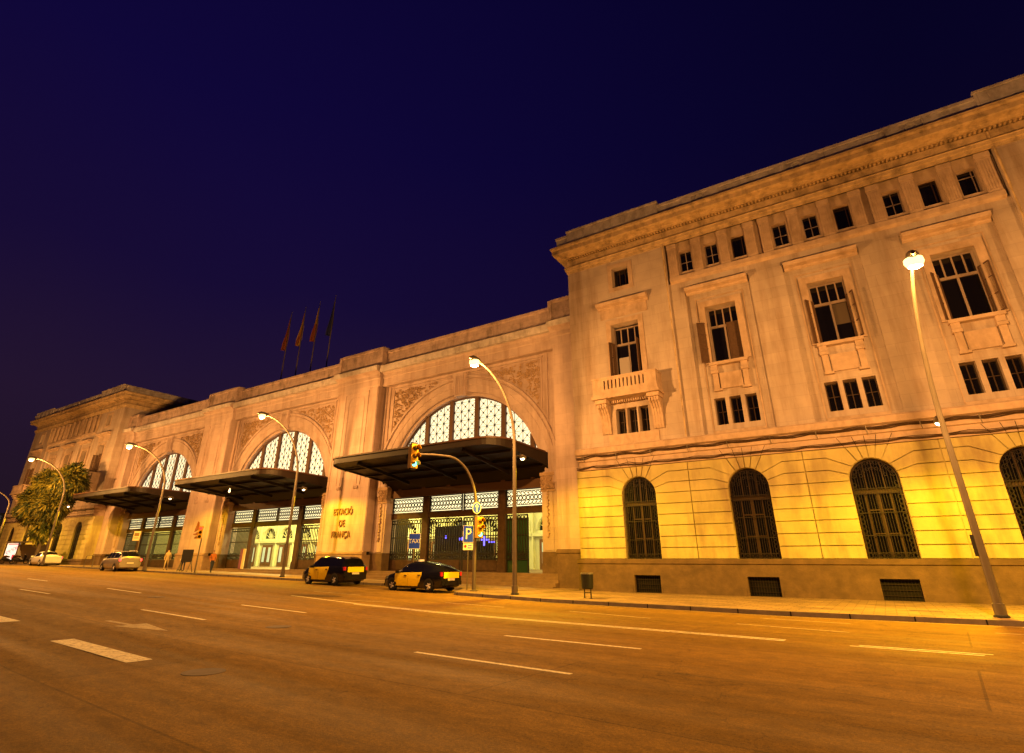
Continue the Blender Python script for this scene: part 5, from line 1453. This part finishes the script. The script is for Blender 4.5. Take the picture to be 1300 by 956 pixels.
flag(-47.7, 28.5, ['flagye', 'flagor', 'h'], 'flagpole with a flag yellow above and orange below')
flag(-45.1, 28.6, ['flagbl'], 'flagpole with a dark blue flag, rightmost of the four on the roof')

# ------------------------------------------------------------------ tree
def tree(x, y, z, label, lobes, nleaf, seed):
    root = empty('leafy_tree', (x, y, z), label, 'tree'); rnd = random.Random(seed)
    b = MB()
    b.tube([(0,0,-0.2),(0.05,0,0.8),(0.1,0.05,2.4),(0.0,0.1,4.0)],[0.28,0.2,0.17,0.13],10)
    for (cx, cy, cz, rr, rz_) in lobes:
        b.tube([(0.0,0.08,rnd.uniform(2.4,3.8)),(cx*0.5,cy*0.5,cz*0.62+1.2),(cx*0.9,cy*0.9,cz)],[0.10,0.06,0.02],6)
        for q in range(5):
            a = rnd.uniform(0,6.28); b.tube([(cx*0.7,cy*0.7,cz*0.85),(cx+rr*.6*math.cos(a),cy+rr*.6*math.sin(a),cz+rnd.uniform(-.4,.6)*rz_)],[0.04,0.012],5)
    build(b, 'trunk', M['bark'], root, smooth=True)
    for mi, mm in enumerate(('leafB', 'leafA')):
        b = MB()
        for q in range(nleaf//2):
            cx, cy, cz, rr, rz_ = lobes[rnd.choices(range(len(lobes)), [l[3]**2*l[4] for l in lobes])[0]]
            # twig with several drooping narrow leaves, denser towards the rim
            d = Vector((rnd.gauss(0,1), rnd.gauss(0,1), rnd.gauss(0,1))).normalized(); t = rnd.random()**0.45
            clump = 0.82+0.22*math.sin(d.x*7+cx)*math.cos(d.z*6+d.y*5)
            p = Vector((cx,cy,cz)) + Vector((d.x*rr, d.y*rr, d.z*rz_))*t*clump
            out = (d+Vector((0,0,0.15 if d.z > 0 else -0.6))).normalized()
            for k in range(5):
                o2 = (out + Vector((rnd.uniform(-.8,.8),rnd.uniform(-.8,.8),rnd.uniform(-.9,.3)))).normalized()
                Lf = rnd.uniform(0.4,0.85); side = o2.cross(Vector((rnd.random(),rnd.random(),1))).normalized()*rnd.uniform(0.04,0.075)
                q1 = p+o2*Lf*0.5+Vector((0,0,0.02)); q2 = p+o2*Lf+Vector((0,0,-0.10))
                b.quad(tuple(p), tuple(q1+side), tuple(q2), tuple(q1-side))
        build(b, 'crown', M[mm], root)
    return root
tree(-79.8, 25.4, gz(-79)+0.1, 'bushy tree with spiky drooping leaves in front of the far wing',
     [(-2.0,-0.6,6.6,2.0,2.4),(-1.5,-0.3,8.8,1.8,1.6),(1.7,0.6,8.9,1.7,2.1),(0.5,0,6.2,1.7,2.0),(-0.3,0,4.2,1.1,2.0)], 9000, 3)

# ------------------------------------------------------------------ distant town beyond the far wing
def far_block(x0, x1, y0, y1, h, label, seed):
    r = empty('apartment_block', ((x0+x1)/2, y0, 0.9), label, 'building', 'dark buildings down the avenue'); rnd = random.Random(seed)
    w = (x1-x0)/2
    b = MB(); b.box(-w, w, 0, y1-y0, -1, h); b.box(-w-.3, w+.3, -0.4, y1-y0+.3, h, h+0.5); build(b, 'wall', M['farwall'], r)
    for k in range(int(h/3.4)):
        x = -w+1.5
        while x < w-1.2:
            b = MB(); b.box(x, x+1.1, -0.06, -0.02, 1.2+k*3.4, 2.9+k*3.4); build(b, 'window', mat('warm lit window', (0.3,0.2,0.1), 0.5, emit=(1,0.6,0.25), estr=0.5) if rnd.random() < 0.06 else M['glass'], r)
            x += 4.2
far_block(-190, -150, 40, 70, 9, 'low dark block just beyond the far wing', 1)
far_block(-260, -215, 14, 40, 17, 'dark block closing the avenue in the distance', 2)
r = empty('shop_sign', (-150, 38.5, -2.6), 'bright bluish white lit sign glowing at the left edge', 'sign')
b = MB(); b.box(-2.6,1.2,-0.1,0.1,10.2,11.7); build(b, 'light_box', mat('bluish light box', (0.8,0.8,0.9), 0.5, emit=(0.75,0.82,1.0), estr=2.0), r)
b = MB(); b.box(-2.6,-2.4,-0.05,0.05,0,10.2); b.box(2.4,2.6,-.05,.05,0,10.2); build(b, 'support', M['galv'], r)
